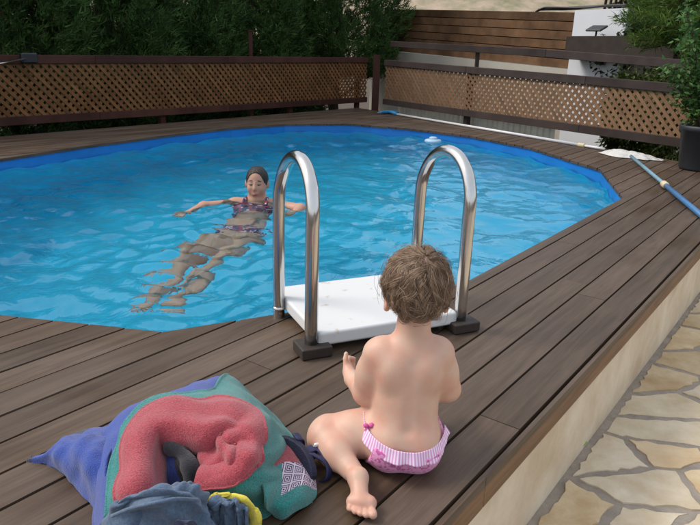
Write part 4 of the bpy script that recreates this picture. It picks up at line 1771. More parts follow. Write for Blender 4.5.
G = G + nrm * sg * fold[..., None]
G[..., 2] = np.maximum(G[..., 2], 0.002)
nrm2 = grid_normals(G) * sg


def layer(name, v0, v1, off, material, u0=0.0, u1=12.0, nv=90, seed=0):
    """one cloth layer cut out of the heap surface between v0(u) and v1, lifted by off"""
    us = np.linspace(u0, u1, int(NU * (u1 - u0) / 12))
    out = np.zeros((len(us), nv, 3))
    for i, u in enumerate(us):
        f = u / 12 * (NU - 1)
        i0 = min(int(f), NU - 2)
        w_ = f - i0
        row = G[i0] * (1 - w_) + G[i0 + 1] * w_
        nr = nrm2[i0] * (1 - w_) + nrm2[i0 + 1] * w_
        vs = np.linspace(v0(u), v1, nv) / 6 * (NV - 1)
        j0 = np.clip(vs.astype(int), 0, NV - 2)
        g_ = (vs - j0)[:, None]
        out[i] = row[j0] * (1 - g_) + row[j0 + 1] * g_ + (nr[j0] * (1 - g_) + nr[j0 + 1] * g_) * off
        # rolled hem at the free edge
        k = np.linspace(0, 1, nv)
        out[i] += nr[j0] * (0.004 * np.exp(-((k - 0.02) / 0.012) ** 2))[:, None]
    out[..., 2] = np.maximum(out[..., 2], 0.002)
    o = link(name, grid_mesh(name, out, mats=(material,)), None, towel)
    solid(o, 0.005, -1 if sg > 0 else 1)
    return o


layer('blue_fold', lambda u: 0.0, 6.0, 0.0, M_BLUE, 0.0, 7.6)
layer('teal_fold', lambda u: 2.35 + 0.10 * math.sin(u * 2.1) - 2.35 * min(1, max(0, (u - 5.6) / 1.3)) ** 1.3, 6.0, 0.0055, M_TEAL)
layer('coral_fold', lambda u: 3.12 + 0.14 * math.sin(u * 1.7 + 0.6) + 0.05 * math.sin(u * 5.1), 6.0, 0.011, M_CORAL)


def soft_loft(name, rows, nu, nv, mats, parent, midx=None, amp=0.003, sc=40, seed=1, thick=0.005, extra=None):
    P_ = np.array([[W(*p) for p in row] for row in rows])
    G = loft(P_, nu, nv)
    n_ = grid_normals(G)
    s_ = np.sign(np.mean(n_[..., 2])) or 1
    U, V_ = np.meshgrid(np.linspace(0, 1, nu), np.linspace(0, 1, nv), indexing='ij')
    f = amp * vnoise(G, sc, seed, 3)
    if extra is not None:
        f = f + extra(U, V_)
    G = G + n_ * s_ * f[..., None]
    G[..., 2] = np.maximum(G[..., 2], 0.0015 + 0.0005 * seed)
    mi = None
    if midx is not None:
        mi = midx((U[:-1, :-1] + U[1:, 1:]) / 2, (V_[:-1, :-1] + V_[1:, 1:]) / 2)
    o = link(name, grid_mesh(name, G, mi, mats), None, parent)
    solid(o, thick, -1 if s_ > 0 else 1)
    return o


# the coral end turning back into the hollow: one soft sheet with slanting folds
soft_loft('inner_fold', [
    [(190, 436, .095), (206, 428, .110), (226, 424, .125), (246, 428, .125), (262, 440, .100)],
    [(192, 448, .105), (207, 441, .138), (226, 438, .156), (246, 442, .152), (263, 452, .110)],
    [(192, 460, .090), (207, 454, .128), (226, 452, .150), (246, 456, .142), (261, 464, .100)],
    [(190, 474, .075), (205, 468, .108), (224, 467, .128), (243, 470, .118), (256, 476, .085)],
    [(184, 490, .050), (200, 485, .078), (218, 482, .094), (236, 484, .086), (248, 488, .065)],
    [(176, 506, .010), (192, 504, .026), (210, 502, .036), (228, 502, .034), (240, 504, .025)],
], 120, 120, (M_CORAL,), towel, None, 0.0032, 40, 12, 0.005,
    lambda u, v: (0.0085 * np.sin(v * 17 - 5.0 * u + 1.6 * np.sin(u * 4.0 + 1)) + 0.004 * np.sin(v * 31 + u * 6)) * np.exp(-((v - 0.45) / 0.34) ** 2) * np.clip(u * 4, 0, 1))
# blue tail of the towel trailing to the left, dark hem at its end
soft_loft('trailing_corner', [
    [(26, 461, .002), (28, 459, .006), (32, 457, .006), (35, 461, .002)],
    [(50, 467, 0), (46, 455, .03), (52, 447, .035), (62, 447, 0)],
    [(66, 478, 0), (60, 455, .05), (62, 438, .055), (80, 432, 0)],
    [(80, 492, 0), (76, 462, .06), (82, 440, .07), (100, 428, 0)],
    [(92, 505, 0), (92, 470, .075), (98, 440, .085), (115, 425, .02)],
    [(108, 515, 0), (106, 480, .09), (112, 445, .10), (130, 420, .04)],
], 110, 60, (M_BLUE, M_NAVYT), towel, lambda u, v: np.where((u < 0.05) | ((v > 0.86) & (u < 0.5)), 1, 0), 0.003, 45, 2, 0.005,
    lambda u, v: (0.013 * np.sin(u * 15 + v * 6 + 1.5 * np.sin(v * 5)) + 0.006 * np.sin(u * 31 - v * 9)) * np.exp(-((v - 0.5) / 0.33) ** 2) * u)
# right end of the towel: blue, coral, key-patterned band, teal
soft_loft('patterned_end', [
    [(258, 432, .03), (270, 424, .03), (280, 428, .012), (292, 436, 0)],
    [(258, 446, .09), (276, 436, .065), (290, 441, .045), (303, 452, 0)],
    [(260, 466, .09), (282, 452, .065), (298, 455, .05), (311, 468, 0)],
    [(262, 484, .085), (284, 472, .06), (301, 470, .05), (315, 480, .008)],
    [(264, 500, .07), (284, 490, .055), (303, 483, .045), (317, 489, .010)],
    [(268, 512, .035), (284, 506, .04), (303, 498, .035), (317, 496, .008)],
    [(276, 520, 0), (288, 516, .012), (304, 508, .010), (315, 501, 0)],
], 110, 80, (M_BLUE, M_CORAL, MG, M_TEAL), towel,
    lambda u, v: np.where(u < 0.16, 0, np.where((u < 0.42) , 1, np.where((u < 0.70) & (v > 0.30), 2, 3))), 0.002, 45, 5, 0.005,
    lambda u, v: 0.005 * np.sin(v * 9 + u * 12) * (1 - v))

# dark garment tucked in the hollow
M_DARKC = terry('charcoal_fabric', srgb(44, 44, 50), 900)
gar = empty('dark_garment', tuple(at(180, 485, 0)))
tag(gar, 'crumpled charcoal garment tucked in the hollow of the towel', 'clothing')
soft_loft('fold', [
    [(160, 448, .10), (172, 446, .115), (186, 438, .13), (200, 436, .13)],
    [(160, 460, .09), (174, 456, .11), (190, 448, .125), (204, 448, .12)],
    [(160, 476, .07), (176, 470, .09), (190, 462, .10), (206, 462, .10)],
    [(162, 492, .04), (180, 486, .06), (194, 480, .07), (206, 476, .08)],
    [(168, 508, 0), (186, 504, .02), (198, 498, .03), (208, 492, .03)],
], 70, 60, (M_DARKC, M_BLUE), gar, lambda u, v: np.where(v < 0.30 + 0.1 * u, 1, 0), 0.004, 60, 6, 0.004,
    lambda u, v: 0.010 * np.sin(v * 12 + u * 4) * np.exp(-((v - 0.65) / 0.3) ** 2))
ring = catmull([W(168, 446, .125), W(176, 449, .125), W(186, 458, .115), W(190, 470, .10), W(190, 486, .075)], 30)
V, F = tube_geo(ring, [0.016 + 0.003 * math.sin(k * 0.4) for k in range(30)], 14)
link('sleeve', mesh('sleeve', V, F, True), M_DARKC, gar)

# denim-blue garment in front
def fabric(name, col, var=0.25):
    return mat(name, col, 0.85, var=var, scale=160, bump=0.3, bscale=420, sheen=0.2, detail=3)


M_DEN = fabric('slate_blue_cotton', srgb(84, 104, 128))
M_DEN2 = fabric('navy_cotton', srgb(46, 52, 86))
den = empty('blue_garment', tuple(at(175, 520, 0)))
tag(den, 'crumpled slate-blue cotton garment lying in front of the striped towel', 'clothing')
soft_loft('cloth', [
    [(92, 560, 0), (104, 528, .05), (107, 519, .07), (112, 519, .08), (116, 545, .03), (120, 590, 0)],
    [(104, 560, .02), (112, 512, .11), (122, 503, .135), (134, 506, .14), (140, 530, .09), (146, 590, 0)],
    [(124, 560, .03), (130, 501, .135), (142, 494, .165), (158, 499, .17), (162, 525, .11), (172, 590, 0)],
    [(148, 548, .04), (150, 494, .14), (164, 488, .175), (180, 494, .17), (184, 522, .11), (194, 590, 0)],
    [(172, 530, .04), (174, 490, .13), (184, 485, .155), (196, 494, .15), (200, 520, .09), (212, 590, 0)],
    [(192, 520, .03), (192, 494, .10), (198, 490, .12), (205, 501, .11), (210, 524, .07), (226, 590, 0)],
], 150, 140, (M_DEN,), den, None, 0.004, 38, 7, 0.003,
    lambda u, v: 0.007 * np.sin(v * 24 - u * 10 + 2 * np.sin(u * 5)) * np.exp(-((v - 0.55) / 0.35) ** 2) + 0.003 * np.sin(v * 43 + u * 14 + 3 * np.sin(u * 7)))
soft_loft('cloth', [
    [(186, 545, 0), (188, 514, .05), (198, 508, .07), (208, 510, .07), (214, 545, 0)],
    [(205, 545, .0), (205, 510, .07), (214, 504, .09), (224, 506, .09), (230, 545, .0)],
    [(222, 545, .0), (222, 506, .08), (230, 502, .10), (238, 506, .095), (244, 545, 0)],
    [(238, 545, .0), (238, 512, .07), (243, 508, .085), (247, 514, .08), (252, 545, 0)],
], 80, 80, (M_DEN,), den, None, 0.003, 60, 8, 0.003,
    lambda u, v: 0.006 * np.sin(u * 21 + v * 8) + 0.003 * np.sin(u * 40 - v * 20))
# stitched hem cord on the garment
V, F = tube_geo(catmull([W(*p) for p in [(112, 516, .125), (132, 508, .158), (154, 503, .183), (176, 499, .184), (198, 500, .158)]], 40), 0.0035, 8)
link('hem', mesh('hem', V, F, True), M_DEN, den)
soft_loft('lining', [
    [(168, 570, .06), (172, 528, .13), (180, 520, .150), (190, 526, .13), (196, 570, .05)],
    [(178, 570, .06), (182, 530, .13), (190, 522, .155), (200, 528, .13), (206, 570, .05)],
], 30, 40, (M_DEN2,), den, None, 0.003, 60, 9, 0.003)

# yellow cloth
M_YEL = fabric('yellow_cotton', srgb(222, 206, 78), 0.12)
yel = empty('yellow_cloth', tuple(at(235, 515, 0)))
tag(yel, 'folded bright yellow cloth peeking out beside the slate-blue garment', 'cloth')
soft_loft('cloth', [
    [(203, 506, .07), (206, 500, .08), (210, 500, .075), (212, 510, .05)],
    [(214, 500, .085), (217, 494, .10), (222, 498, .095), (224, 510, .06)],
    [(230, 499, .09), (234, 493, .108), (238, 499, .10), (238, 512, .06)],
    [(244, 504, .08), (249, 500, .10), (252, 507, .09), (250, 522, .05)],
    [(250, 515, .06), (257, 511, .08), (259, 520, .06), (256, 535, .02)],
    [(252, 530, .03), (260, 527, .05), (262, 535, .03), (258, 550, .0)],
], 70, 40, (M_YEL,), yel, None, 0.002, 80, 10, 0.004, lambda u, v: 0.002 * np.sin(u * 11 + v * 5))

# ------------------------------------------------------------------ sandal
M_NAVY = mat('navy_rubber', srgb(38, 46, 84), 0.5, var=0.15, scale=40)
M_SOLE = mat('dark_navy_sole', srgb(30, 34, 58), 0.65, var=0.2, scale=90, bump=0.3, bscale=300)
san = empty('sandal', tuple(at(304, 470, 0)))
tag(san, 'navy toddler sandal with white buckle tab lying on its side by the knee', 'sandal')
# the sole stands on edge, leaning on the towel; sole plane spanned by A (length) and B (width)
c = (W(297, 457, 0.045))
A_ = W(313, 476, 0.030) - W(286, 441, 0.062)
LnS = np.linalg.norm(A_)
A_ /= LnS
Bv = np.array([0.35, 0.15, 0.92])
Bv -= A_ * (Bv @ A_)
Bv /= np.linalg.norm(Bv)
Cn = np.cross(A_, Bv)
if Cn @ np.array([1.0, 0.2, 0]) < 0:
    Cn = -Cn


def SD(a, b, n_):
    return c + A_ * a + Bv * b + Cn * n_


outl = []
for k in range(28):
    a = 2 * math.pi * k / 28
    lx = math.cos(a) * 0.066
    wy = math.sin(a) * (0.026 + 0.006 * math.cos(a) - 0.004 * math.cos(2 * a))
    outl.append((lx, wy))
V, F = [], []
for lev, sc_ in ((-0.0095, 0.94), (-0.0075, 1.0), (0.007, 1.0), (0.009, 0.95)):
    V += [SD(a * sc_, b * sc_, lev) for a, b in outl]
for l in range(3):
    for k in range(28):
        k2 = (k + 1) % 28
        F.append((l * 28 + k, l * 28 + k2, (l + 1) * 28 + k2, (l + 1) * 28 + k))
F.append(tuple(range(28))[::-1])
F.append(tuple(84 + k for k in range(28)))
link('sole', mesh('sole', V, F), M_SOLE, san)


def strap(name, pts, wdir, wd, th, material, parent=san):
    pts = catmull(pts, 26)
    wdir = np.array(wdir, float)
    G = np.stack([np.stack([p + wdir * (f * wd) for f in np.linspace(-0.5, 0.5, 5)]) for p in pts])
    o = link(name, grid_mesh(name, G, mats=(material,)), None, parent)
    solid(o, th, 0)
    return o


strap('toe_strap', [SD(-0.035, -0.026, 0.004), SD(-0.034, -0.024, 0.024), SD(-0.032, 0, 0.036), SD(-0.034, 0.024, 0.024), SD(-0.035, 0.026, 0.004)], A_, 0.022, 0.0035, M_NAVY)
strap('instep_strap', [SD(0.008, -0.027, 0.004), SD(0.004, -0.030, 0.030), SD(0.002, 0, 0.048), SD(0.006, 0.028, 0.030), SD(0.010, 0.026, 0.004)], A_, 0.018, 0.0035, M_NAVY)
strap('heel_strap', [SD(0.020, -0.028, 0.010), SD(0.052, -0.026, 0.036), SD(0.070, 0, 0.042), SD(0.052, 0.026, 0.036), SD(0.020, 0.028, 0.010)], Cn, 0.016, 0.0035, M_NAVY)
strap('side_strap', [SD(0.004, 0.028, 0.032), SD(0.026, 0.030, 0.040), SD(0.05, 0.026, 0.038)], Cn, 0.013, 0.003, M_NAVY)
link('buckle_tab', beam_mesh('buckle_tab', SD(0.000, 0.030, 0.034), SD(0.002, 0.034, 0.052), 0.011, 0.007, up=tuple(A_), bevel=0.002), M_WHITE, san)

# ================================================================== pool tools
M_ALU = mat('white_aluminium', (0.72, 0.73, 0.74), 0.35, var=0.04, scale=10)
M_BEIGE = mat('beige_plastic', (0.62, 0.52, 0.34), 0.6)
M_PBLUE = mat('blue_pole_paint', (0.05, 0.17, 0.36), 0.4, var=0.1, scale=12)
M_PBLUE2 = mat('faded_blue_pole', (0.16, 0.30, 0.38), 0.5, var=0.15, scale=12)
M_BBLUE = mat('bright_blue_plastic', (0.04, 0.26, 0.52), 0.5, var=0.1, scale=10)
a, b = np.array((0.585, 10.08, 0.019)), np.array((2.58, 6.73, 0.019))
d = (b - a) / np.linalg.norm(b - a)
br = empty('pool_brush', tuple(b * [1, 1, 0]))
tag(br, 'white pole with bright blue brush head lying along the far fence', 'pool brush')
tube('pole', [a, a + (b - a) * 0.5, b - d * 0.32], 0.0165, 14, M_ALU, br)
tube('inner_pole', [b - d * 0.30, b], 0.0135, 14, M_ALU, br)
tube('collar', [b - d * 0.345, b - d * 0.335, b - d * 0.265, b - d * 0.255], [0.019, 0.024, 0.024, 0.019], 16, M_BEIGE, br)
sd_ = np.array([-d[1], d[0], 0])
hd = a - d * 0.14
hm = []
for k in range(9):
    f = (k - 4) / 4
    p = hd + sd_ * f * 0.17 + d * (0.05 * f * f) + np.array([0, 0, 0.012])
    hm.append(p)
V, F = tube_geo(hm, [0.014, 0.02, 0.024, 0.026, 0.028, 0.026, 0.024, 0.02, 0.014], 10)
link('brush_head', mesh('brush_head', V, F, True), M_BBLUE, br)
V, F = tube_geo([hd + np.array([0, 0, 0.02]), a - d * 0.02 + np.array([0, 0, 0.014]), a + d * 0.12], [0.022, 0.024, 0.02], 12)
link('handle_socket', mesh('handle_socket', V, F, True), M_BBLUE, br)
parts = []
for p in hm:
    for q in (-0.015, 0.0, 0.015):
        parts.append(tube_geo([p - d * 0.01, p - d * 0.055 + sd_ * q * 1.3 + np.array([0, 0, -0.005])], [0.006, 0.005], 5))
V, F = join_geo(parts)
o = link('bristles', mesh('bristles', V, F), mat('pale_blue_bristle', (0.2, 0.45, 0.62), 0.8), br)

sk = empty('skimmer_net', (2.6, 6.1, 0))
tag(sk, 'long blue pole with white leaf net lying on the deck by the pot', 'pool net')
a, b = np.array((2.60, 6.12, 0.040)), np.array((2.06, 3.62, 0.0185))
d = (b - a) / np.linalg.norm(b - a)
mid = a + (b - a) * 0.535
tube('upper_pole', [a, mid], 0.0145, 14, M_PBLUE2, sk)
tube('lower_pole', [mid + d * 0.03, b], 0.0175, 14, M_PBLUE, sk)
tube('collar', [mid - d * 0.03, mid - d * 0.02, mid + d * 0.05, mid + d * 0.06], [0.019, 0.025, 0.025, 0.02], 16, M_BEIGE, sk)
M_NETW = mat('white_net', (0.60, 0.595, 0.57), 0.9, var=0.15, scale=18, bump=0.8, bscale=40)
ctr = (at(603, 152)[:2] + at(657, 161)[:2]) / 2
ax1 = (at(657, 161)[:2] - at(603, 152)[:2]) / 2
ax2 = np.array([-ax1[1], ax1[0]])
ax2 = ax2 / np.linalg.norm(ax2) * 0.18
G = np.zeros((50, 30, 3))
for i in range(50):
    for j in range(30):
        th, rr = 2 * math.pi * i / 49, j / 29
        e = 1 + 0.12 * math.sin(3 * th + 1) + 0.08 * math.sin(7 * th) + 0.05 * math.sin(13 * th + 2)
        q = ctr + ax1 * (rr * e * math.cos(th)) + ax2 * (rr * e * math.sin(th))
        zz_ = 0.042 * (1 - rr ** 2.2) * (0.8 + 0.35 * math.sin(q[0] * 17 + q[1] * 9)) + 0.006 + 0.055 * abs(math.sin(q[0] * 21 - q[1] * 13 + 1.5 * math.sin(th * 3))) * rr * (1 - rr)
        G[i, j] = (q[0], q[1], zz_)
net = link('net', grid_mesh('net', G, mats=(M_NETW,)), None, sk)
solid(net, 0.003, 0)

# floating dispenser
fc = at(433, 142, WZ)
fd = empty('chlorine_float', tuple(fc))
tag(fd, 'small pale blue chlorine float drifting near the far pool side', 'pool float')
M_PALE = mat('pale_blue_plastic', (0.42, 0.60, 0.74), 0.5)
lathe('float_ring', [(0.03, -0.02), (0.09, -0.015), (0.105, 0.008), (0.09, 0.03), (0.05, 0.036)], fc, 32, M_PALE, fd)
lathe('cap', [(0.05, 0.034), (0.048, 0.055), (0.03, 0.062), (0.0005, 0.063)], fc, 24, M_PALE, fd)
lathe('cartridge', [(0.028, -0.14), (0.03, -0.02)], fc, 20, M_PALE, fd)

# bright pole clipped on the left fence rail
dd = BD
cp = LF_A + dd * 1.05 - np.array([-BN[0], -BN[1]]) * 0.0
ck = empty('clipped_pole', (float(cp[0]), float(cp[1]), 0.74))
tag(ck, 'bright metal pole held by a black clip on the left fence rail', 'pole')
s_clip = 1.20
cx0 = np.array(PLf(s_clip, 0.745, -0.03))
link('clip', beam_mesh('clip', PLf(s_clip - 0.085, 0.742, -0.035), PLf(s_clip + 0.085, 0.744, -0.035), 0.075, 0.10, bevel=0.012), M_BLACK, ck)
p0, p1 = np.array(PLf(s_clip - 0.06, 0.742, -0.085)), np.array(PLf(s_clip - 1.0, 0.70, -0.18))
p0[2], p1[2] = 0.735, 0.58
tube('metal_pole', [p0, p1], 0.012, 12, M_STEEL, ck)

# ================================================================== plants
def leaf_mesh(name, C, D, Nn, ln, wd, seg=1, curl=0.0, tri=False):
    """many pointed leaves: base points C, directions D, facing Nn -> kite-shaped faces"""
    D = D / (np.linalg.norm(D, axis=1, keepdims=True) + 1e-9)
    X = np.cross(D, Nn)
    X /= np.linalg.norm(X, axis=1, keepdims=True) + 1e-9
    Z_ = np.cross(X, D)
    ln, wd = ln[:, None], wd[:, None]
    if tri:
        V = np.stack([C - X * wd * 0.5, C + X * wd * 0.5, C + D * ln], 1).reshape(-1, 3)
        return np_mesh(name, V, np.arange(len(V)).reshape(-1, 3), False)
    a = C
    b = C + D * ln * 0.45 + X * wd * 0.5 + Z_ * ln * curl
    c_ = C + D * ln + Z_ * ln * -curl
    e = C + D * ln * 0.45 - X * wd * 0.5 + Z_ * ln * curl
    V = np.stack([a, b, c_, e], 1).reshape(-1, 3)
    F = np.arange(len(V)).reshape(-1, 4)
    return np_mesh(name, V, F, False)


def leaf_mat(name, c1, c2, rough=0.6, scale=6.0, trans=0.25):
    M = bpy.data.materials.new(name)
    M.use_nodes = True
    N, L = M.node_tree.nodes, M.node_tree.links
    P = N['Principled BSDF']
    P.inputs['Roughness'].default_value = rough
    P.inputs['Specular IOR Level'].default_value = 0.22
    tc = N.new('ShaderNodeTexCoord')
    nz = N.new('ShaderNodeTexNoise')
    nz.inputs['Scale'].default_value = scale
    nz.inputs['Detail'].default_value = 4
    L.new(tc.outputs['Object'], nz.inputs['Vector'])
    gi = N.new('ShaderNodeNewGeometry')
    ad = N.new('ShaderNodeMath')
    ad.operation = 'MULTIPLY_ADD'
    ad.inputs[1].default_value = 0.35
    L.new(gi.outputs['Random Per Island'], ad.inputs[0])
    L.new(nz.outputs['Fac'], ad.inputs[2])
    rp = N.new('ShaderNodeValToRGB')
    rp.color_ramp.elements[0].position = 0.45
    rp.color_ramp.elements[1].position = 0.9
    rp.color_ramp.elements[0].color = c1 + (1,)
    rp.color_ramp.elements[1].color = c2 + (1,)
    L.new(ad.outputs[0], rp.inputs['Fac'])
    L.new(rp.outputs['Color'], P.inputs['Base Color'])
    tr = N.new('ShaderNodeBsdfTranslucent')
    L.new(rp.outputs['Color'], tr.inputs['Color'])
    mx = N.new('ShaderNodeMixShader')
    mx.inputs[0].default_value = trans
    L.new(P.outputs[0], mx.inputs[1])
    L.new(tr.outputs[0], mx.inputs[2])
    L.new(mx.outputs[0], N['Material Output'].inputs['Surface'])
    return M


M_CYP = leaf_mat('cypress_foliage', (0.020, 0.052, 0.016), (0.095, 0.175, 0.042), 0.75, 3.5, 0.12)
M_BARK = mat('cypress_bark', (0.06, 0.035, 0.022), 0.9, var=0.3, scale=14, bump=0.5, bscale=30)


def cypress(x, y, h, rad, label, seed, nclump=2300, zlow=-0.4):
    g = np.random.default_rng(seed)
    root = empty('cypress_tree', (x, y, -0.62))
    tag(root, label, 'tree', 'cypress trees behind the left fence')
    pts = [(x + 0.05 * math.sin(k * 1.3 + seed), y + 0.05 * math.cos(k * 1.7 + seed), -0.62 + h * 0.95 * k / 8) for k in range(9)]
    tr = tube('trunk', pts, list(np.linspace(0.11, 0.02, 9)), 10, M_BARK, root)
    # clump centres: more of them low down where the tree is seen close
    zf = g.beta(0.95, 1.7, nclump)
    z = zlow + zf * (h + zlow)
    th = g.uniform(0, 2 * math.pi, nclump)
    prof = np.interp(zf, [0, .08, .35, .7, .92, 1], [.72, .95, 1, .8, .42, .08])
    lump = 1 + 0.16 * np.sin(th * 3 + seed + z * 2.1) + 0.12 * np.sin(th * 7 + z * 5.0 + seed * 2)
    rr = rad * prof * lump * np.sqrt(g.uniform(0.35, 1.0, nclump))
    C0 = np.stack([x + rr * np.cos(th), y + rr * np.sin(th), z], -1)
    out = np.stack([np.cos(th), np.sin(th), np.full(nclump, 0.9)], -1)
    out += g.normal(size=out.shape) * 0.35
    out /= np.linalg.norm(out, axis=1, keepdims=True)
    nl_ = 30
    C = np.repeat(C0, nl_, 0)
    D = np.repeat(out, nl_, 0)
    t = g.uniform(0, 1, len(C))[:, None]
    size = np.repeat(g.uniform(0.75, 1.35, nclump), nl_)[:, None]
    D2 = D + g.normal(size=D.shape) * 0.42
    C = C + D * t * 0.17 * size + g.normal(size=C.shape) * 0.022
    Nn = g.normal(size=C.shape)
    me = leaf_mesh('crown', C, D2, Nn, g.uniform(0.05, 0.12, len(C)), g.uniform(0.009, 0.019, len(C)), tri=True)
    link('crown', me, M_CYP, root)
    lim = []
    for k in range(12):
        zz_ = 0.0 + h * 0.07 * k
        a_ = g.uniform(0, 6.28)
        q = np.array([x, y, zz_])
        lim.append(tube_geo([q, q + np.array([math.cos(a_) * rad * 0.4, math.sin(a_) * rad * 0.4, 0.3]), q + np.array([math.cos(a_) * rad * 0.75, math.sin(a_) * rad * 0.75, 0.75])], [0.03, 0.018, 0.006], 6))
    V, F = join_geo(lim)
    link('limbs', mesh('limbs', V, F, True), M_BARK, root)
    return root


hedge_lab = ['cypress at the far left of the hedge, partly out of the picture', 'second cypress from the left, above the first long fence stretch',
             'third cypress from the left, behind the middle of the left fence', 'cypress just left of the thin bare post in the hedge',
             'cypress just right of the thin bare post in the hedge', 'broad cypress behind the fence corner, reaching over the right fence',
             'cypress rising between the corner tree and the post, set further back']
hspots = [(0.25, 1.5, 4.4, 1.0), (1.7, 1.48, 4.5, 1.0), (3.05, 1.48, 4.6, 1.0), (4.3, 1.5, 4.5, 1.0), (5.75, 1.5, 4.6, 1.0), (7.7, 1.15, 4.7, 1.2), (6.8, 1.9, 4.3, 1.1)]
LN = -BN
for k, (s, off, h, rad) in enumerate(hspots):
    p = LF_A + BD * s + LN * off
    cypress(float(p[0]), float(p[1]), h, rad, hedge_lab[k], 30 + k, 4300 if k < 6 else 3000, 0.40 if k == 5 else -0.4)
# bare post in the hedge
pp = LF_A + BD * 4.5 + LN * 0.16
po = empty('hedge_post', (float(pp[0]), float(pp[1]), -0.6))
tag(po, 'thin reddish wooden post standing up among the hedge trees', 'post')
link('shaft', beam_mesh('shaft', (pp[0], pp[1], -0.6), (pp[0], pp[1], 1.12), 0.05, 0.05), M_RAIL, po)
link('cap', beam_mesh('cap', (pp[0], pp[1], 1.122), (pp[0], pp[1], 1.14), 0.06, 0.06), M_RAIL, po)

# tufted conifer over the right fence
M_TUFT = leaf_mat('conifer_tufts', (0.035, 0.080, 0.016), (0.16, 0.25, 0.05), 0.6, 4.0, 0.3)


def tufted_tree(x, y, seed, label):
    g = np.random.default_rng(seed)
    root = empty('conifer_tree', (x, y, -0.62))
    tag(root, label, 'tree')
    tube('trunk', [(x, y, -0.62), (x + 0.03, y, 0.3), (x - 0.02, y + 0.03, 1.2), (x + 0.02, y, 2.6)], [0.07, 0.06, 0.045, 0.015], 10, M_BARK, root)
    Cs, Ds, lim = [], [], []
    for k in range(80):
        a_ = g.uniform(0, 6.28)
        z0 = g.uniform(1.05, 2.3)
        ln = g.uniform(0.45, 0.85)
        d = np.array([math.cos(a_), math.sin(a_), g.uniform(-0.15, 0.3)])
        q = np.array([x, y, z0])
        pts = [q, q + d * ln * 0.5, q + d * ln + np.array([0, 0, -0.05])]
        lim.append(tube_geo(pts, [0.012, 0.008, 0.003], 5))
        for f in np.linspace(0.25, 1.05, 10):
            c_ = q + d * ln * f
            n_ = 46
            dirs = g.normal(size=(n_, 3)) * 0.75 + d * 0.9 + np.array([0, 0, 0.35])
            Cs.append(np.repeat(c_[None], n_, 0) + g.normal(size=(n_, 3)) * 0.03)
            Ds.append(dirs)
    C, D = np.concatenate(Cs), np.concatenate(Ds)
    me = leaf_mesh('crown', C, D, g.normal(size=C.shape), g.uniform(0.06, 0.13, len(C)), g.uniform(0.007, 0.014, len(C)))
    link('crown', me, M_TUFT, root)
    V, F = join_geo(lim)
    link('limbs', mesh('limbs', V, F, True), M_BARK, root)


tufted_tree(3.72, 7.35, 51, 'bright green needle-tufted tree above the right end of the fence')
# climbing plants in the shade below it
M_CLIMB = leaf_mat('climber_leaf', (0.030, 0.055, 0.012), (0.11, 0.15, 0.035), 0.5, 5.0, 0.25)


def shrub(name, label, x, y, z0, z1, rad, n_, ln, wd, material, seed, cat='plant'):
    g = np.random.default_rng(seed)
    root = empty(name, (x, y, z0))
    tag(root, label, cat)
    st_ = []
    for k in range(9):
        a_ = g.uniform(0, 6.28)
        r_ = rad * g.uniform(0.3, 0.8)
        zt = z0 + (z1 - z0) * g.uniform(0.55, 0.95)
        st_.append(tube_geo([(x, y, z0), (x + 0.35 * r_ * math.cos(a_), y + 0.35 * r_ * math.sin(a_), z0 + (zt - z0) * 0.45), (x + r_ * math.cos(a_), y + r_ * math.sin(a_), zt)], [0.012, 0.008, 0.003], 6))
    V, F = join_geo(st_)
    link('stems', mesh('stems', V, F, True), M_BARK, root)
    nc = n_ // 9
    d = g.normal(size=(nc, 3))
    d /= np.linalg.norm(d, axis=1, keepdims=True)
    rr = g.uniform(0.35, 1.0, nc) ** 0.5
    lump = 1 + 0.22 * np.sin(d[:, 0] * 5 + seed) * np.cos(d[:, 2] * 6)
    C0 = np.array([x, y, (z0 * 0.35 + z1 * 0.65)]) + d * (rr * lump)[:, None] * np.array([rad, rad, (z1 - z0) * 0.42])
    C = np.repeat(C0, 9, 0) + g.normal(size=(nc * 9, 3)) * ln * 0.55
    D = np.repeat(d, 9, 0) * 0.6 + g.normal(size=C.shape) * 0.7 + np.array([0, 0, -0.1])
    Nn = np.array([0, 0, 1.0]) + g.normal(size=C.shape) * 0.5
    link('foliage', leaf_mesh('foliage', C, D, Nn, g.uniform(0.7, 1.25, len(C)) * ln, g.uniform(0.75, 1.2, len(C)) * wd, curl=0.06), material, root)
    return root


for px_, off, z1, rad, lab, sd in ((621, 0.75, 0.74, 0.13, 'small dark fern plant just right of the white wall corner', 61),
                                   (648, 0.95, 0.72, 0.45, 'shaded climbing plant behind the right fence below the needle tree', 62),
                                   (685, 0.95, 0.85, 0.5, 'shaded climbing plant behind the plant pot', 63)):
    s, _ = onwall(px_, 85, off - OFFW)
    p = FR_A + FR_D * s + FR_N * off
    shrub('climbing_plant', lab, float(p[0]), float(p[1]), -0.6, z1, rad, 5200 if rad > 0.2 else 1500, 0.055, 0.03, M_CLIMB, sd)

s, _ = onwall(672, 40, 0.75)  # added bush; shade behind the tree is put into its dark leaf colour
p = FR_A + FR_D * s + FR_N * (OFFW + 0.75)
shrub('bush', 'large added bush coloured dark for the shade behind the needle-tufted tree', float(p[0]), float(p[1]), -0.6, 1.75, 0.85, 16000, 0.085, 0.045, leaf_mat('shade_dark_leaf', (0.016, 0.030, 0.009), (0.05, 0.075, 0.02), 0.6, 4.0, 0.15), 64)

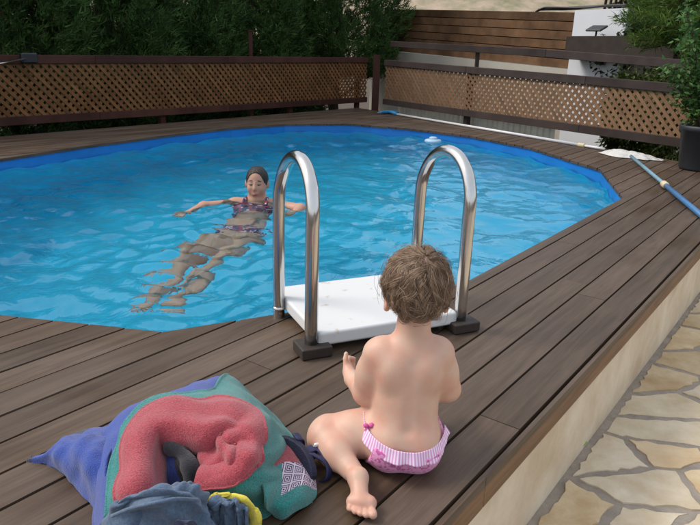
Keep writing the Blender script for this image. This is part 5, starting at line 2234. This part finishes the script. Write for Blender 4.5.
# plant in the dark pot at the right
pc = np.array((3.03, 5.70, 0.0))
M_POT = mat('charcoal_plastic', (0.025, 0.028, 0.034), 0.5, var=0.15, scale=6)
pot = empty('potted_shrub', tuple(pc))
tag(pot, 'small-leaved green shrub in a round charcoal pot at the right edge', 'plant')
lathe('pot', [(0.155, 0.002), (0.165, 0.02), (0.195, 0.33), (0.212, 0.333), (0.216, 0.375), (0.208, 0.38), (0.196, 0.375), (0.188, 0.32)], pc, 40, M_POT, pot)
lathe('soil', [(0.187, 0.30), (0.188, 0.318), (0.1, 0.33), (0.0005, 0.332)], pc, 30, M_SOIL, pot)
M_PLEAF = leaf_mat('shrub_leaf', (0.035, 0.10, 0.03), (0.14, 0.27, 0.075), 0.4, 7.0, 0.25)
gp = np.random.default_rng(77)
Cs, Ds = [], []
st_ = []
for k in range(40):
    a_ = gp.uniform(0, 6.28)
    r_ = gp.uniform(0.08, 0.36)
    if k < 12:
        a_, r_ = gp.uniform(2.3, 4.0), gp.uniform(0.25, 0.46)
    zt = gp.uniform(0.55, 1.45)
    p0 = pc + np.array([0.03 * math.cos(a_), 0.03 * math.sin(a_), 0.32])
    p1 = pc + np.array([0.55 * r_ * math.cos(a_), 0.55 * r_ * math.sin(a_), 0.32 + (zt - 0.32) * 0.6])
    p2 = pc + np.array([r_ * math.cos(a_), r_ * math.sin(a_), zt])
    path = catmull([p0, p1, p2], 16)
    st_.append(tube_geo(path, list(np.linspace(0.007, 0.002, 16)), 5))
    for q in path[3:]:
        for _ in range(7):
            Cs.append(q + gp.normal(size=3) * 0.03)
            Ds.append(gp.normal(size=3) * np.array([1, 1, 0.5]))
V, F = join_geo(st_)
link('stems', mesh('stems', V, F, True), M_BARK, pot)
C, D = np.array(Cs), np.array(Ds)
me = leaf_mesh('foliage', C, D, np.array([0, 0, 1.0]) + gp.normal(size=C.shape) * 0.45, gp.uniform(0.035, 0.062, len(C)), gp.uniform(0.024, 0.038, len(C)), curl=0.05)
link('foliage', me, M_PLEAF, pot)

# fallen leaf on the paving
lp = at(579, 445, PZ + 0.008)
V = [lp + np.array(v) for v in ((0, 0, 0.004), (0.014, 0.012, 0.012), (0.038, 0.014, 0.004), (0.016, -0.008, 0.002))]
lf = link('fallen_leaf', mesh('fallen_leaf', V, [(0, 1, 2, 3)]), mat('pale_green_leaf', (0.26, 0.36, 0.08), 0.6))
tag(lf, 'small pale green leaf lying on the stone paving near the plinth', 'leaf')
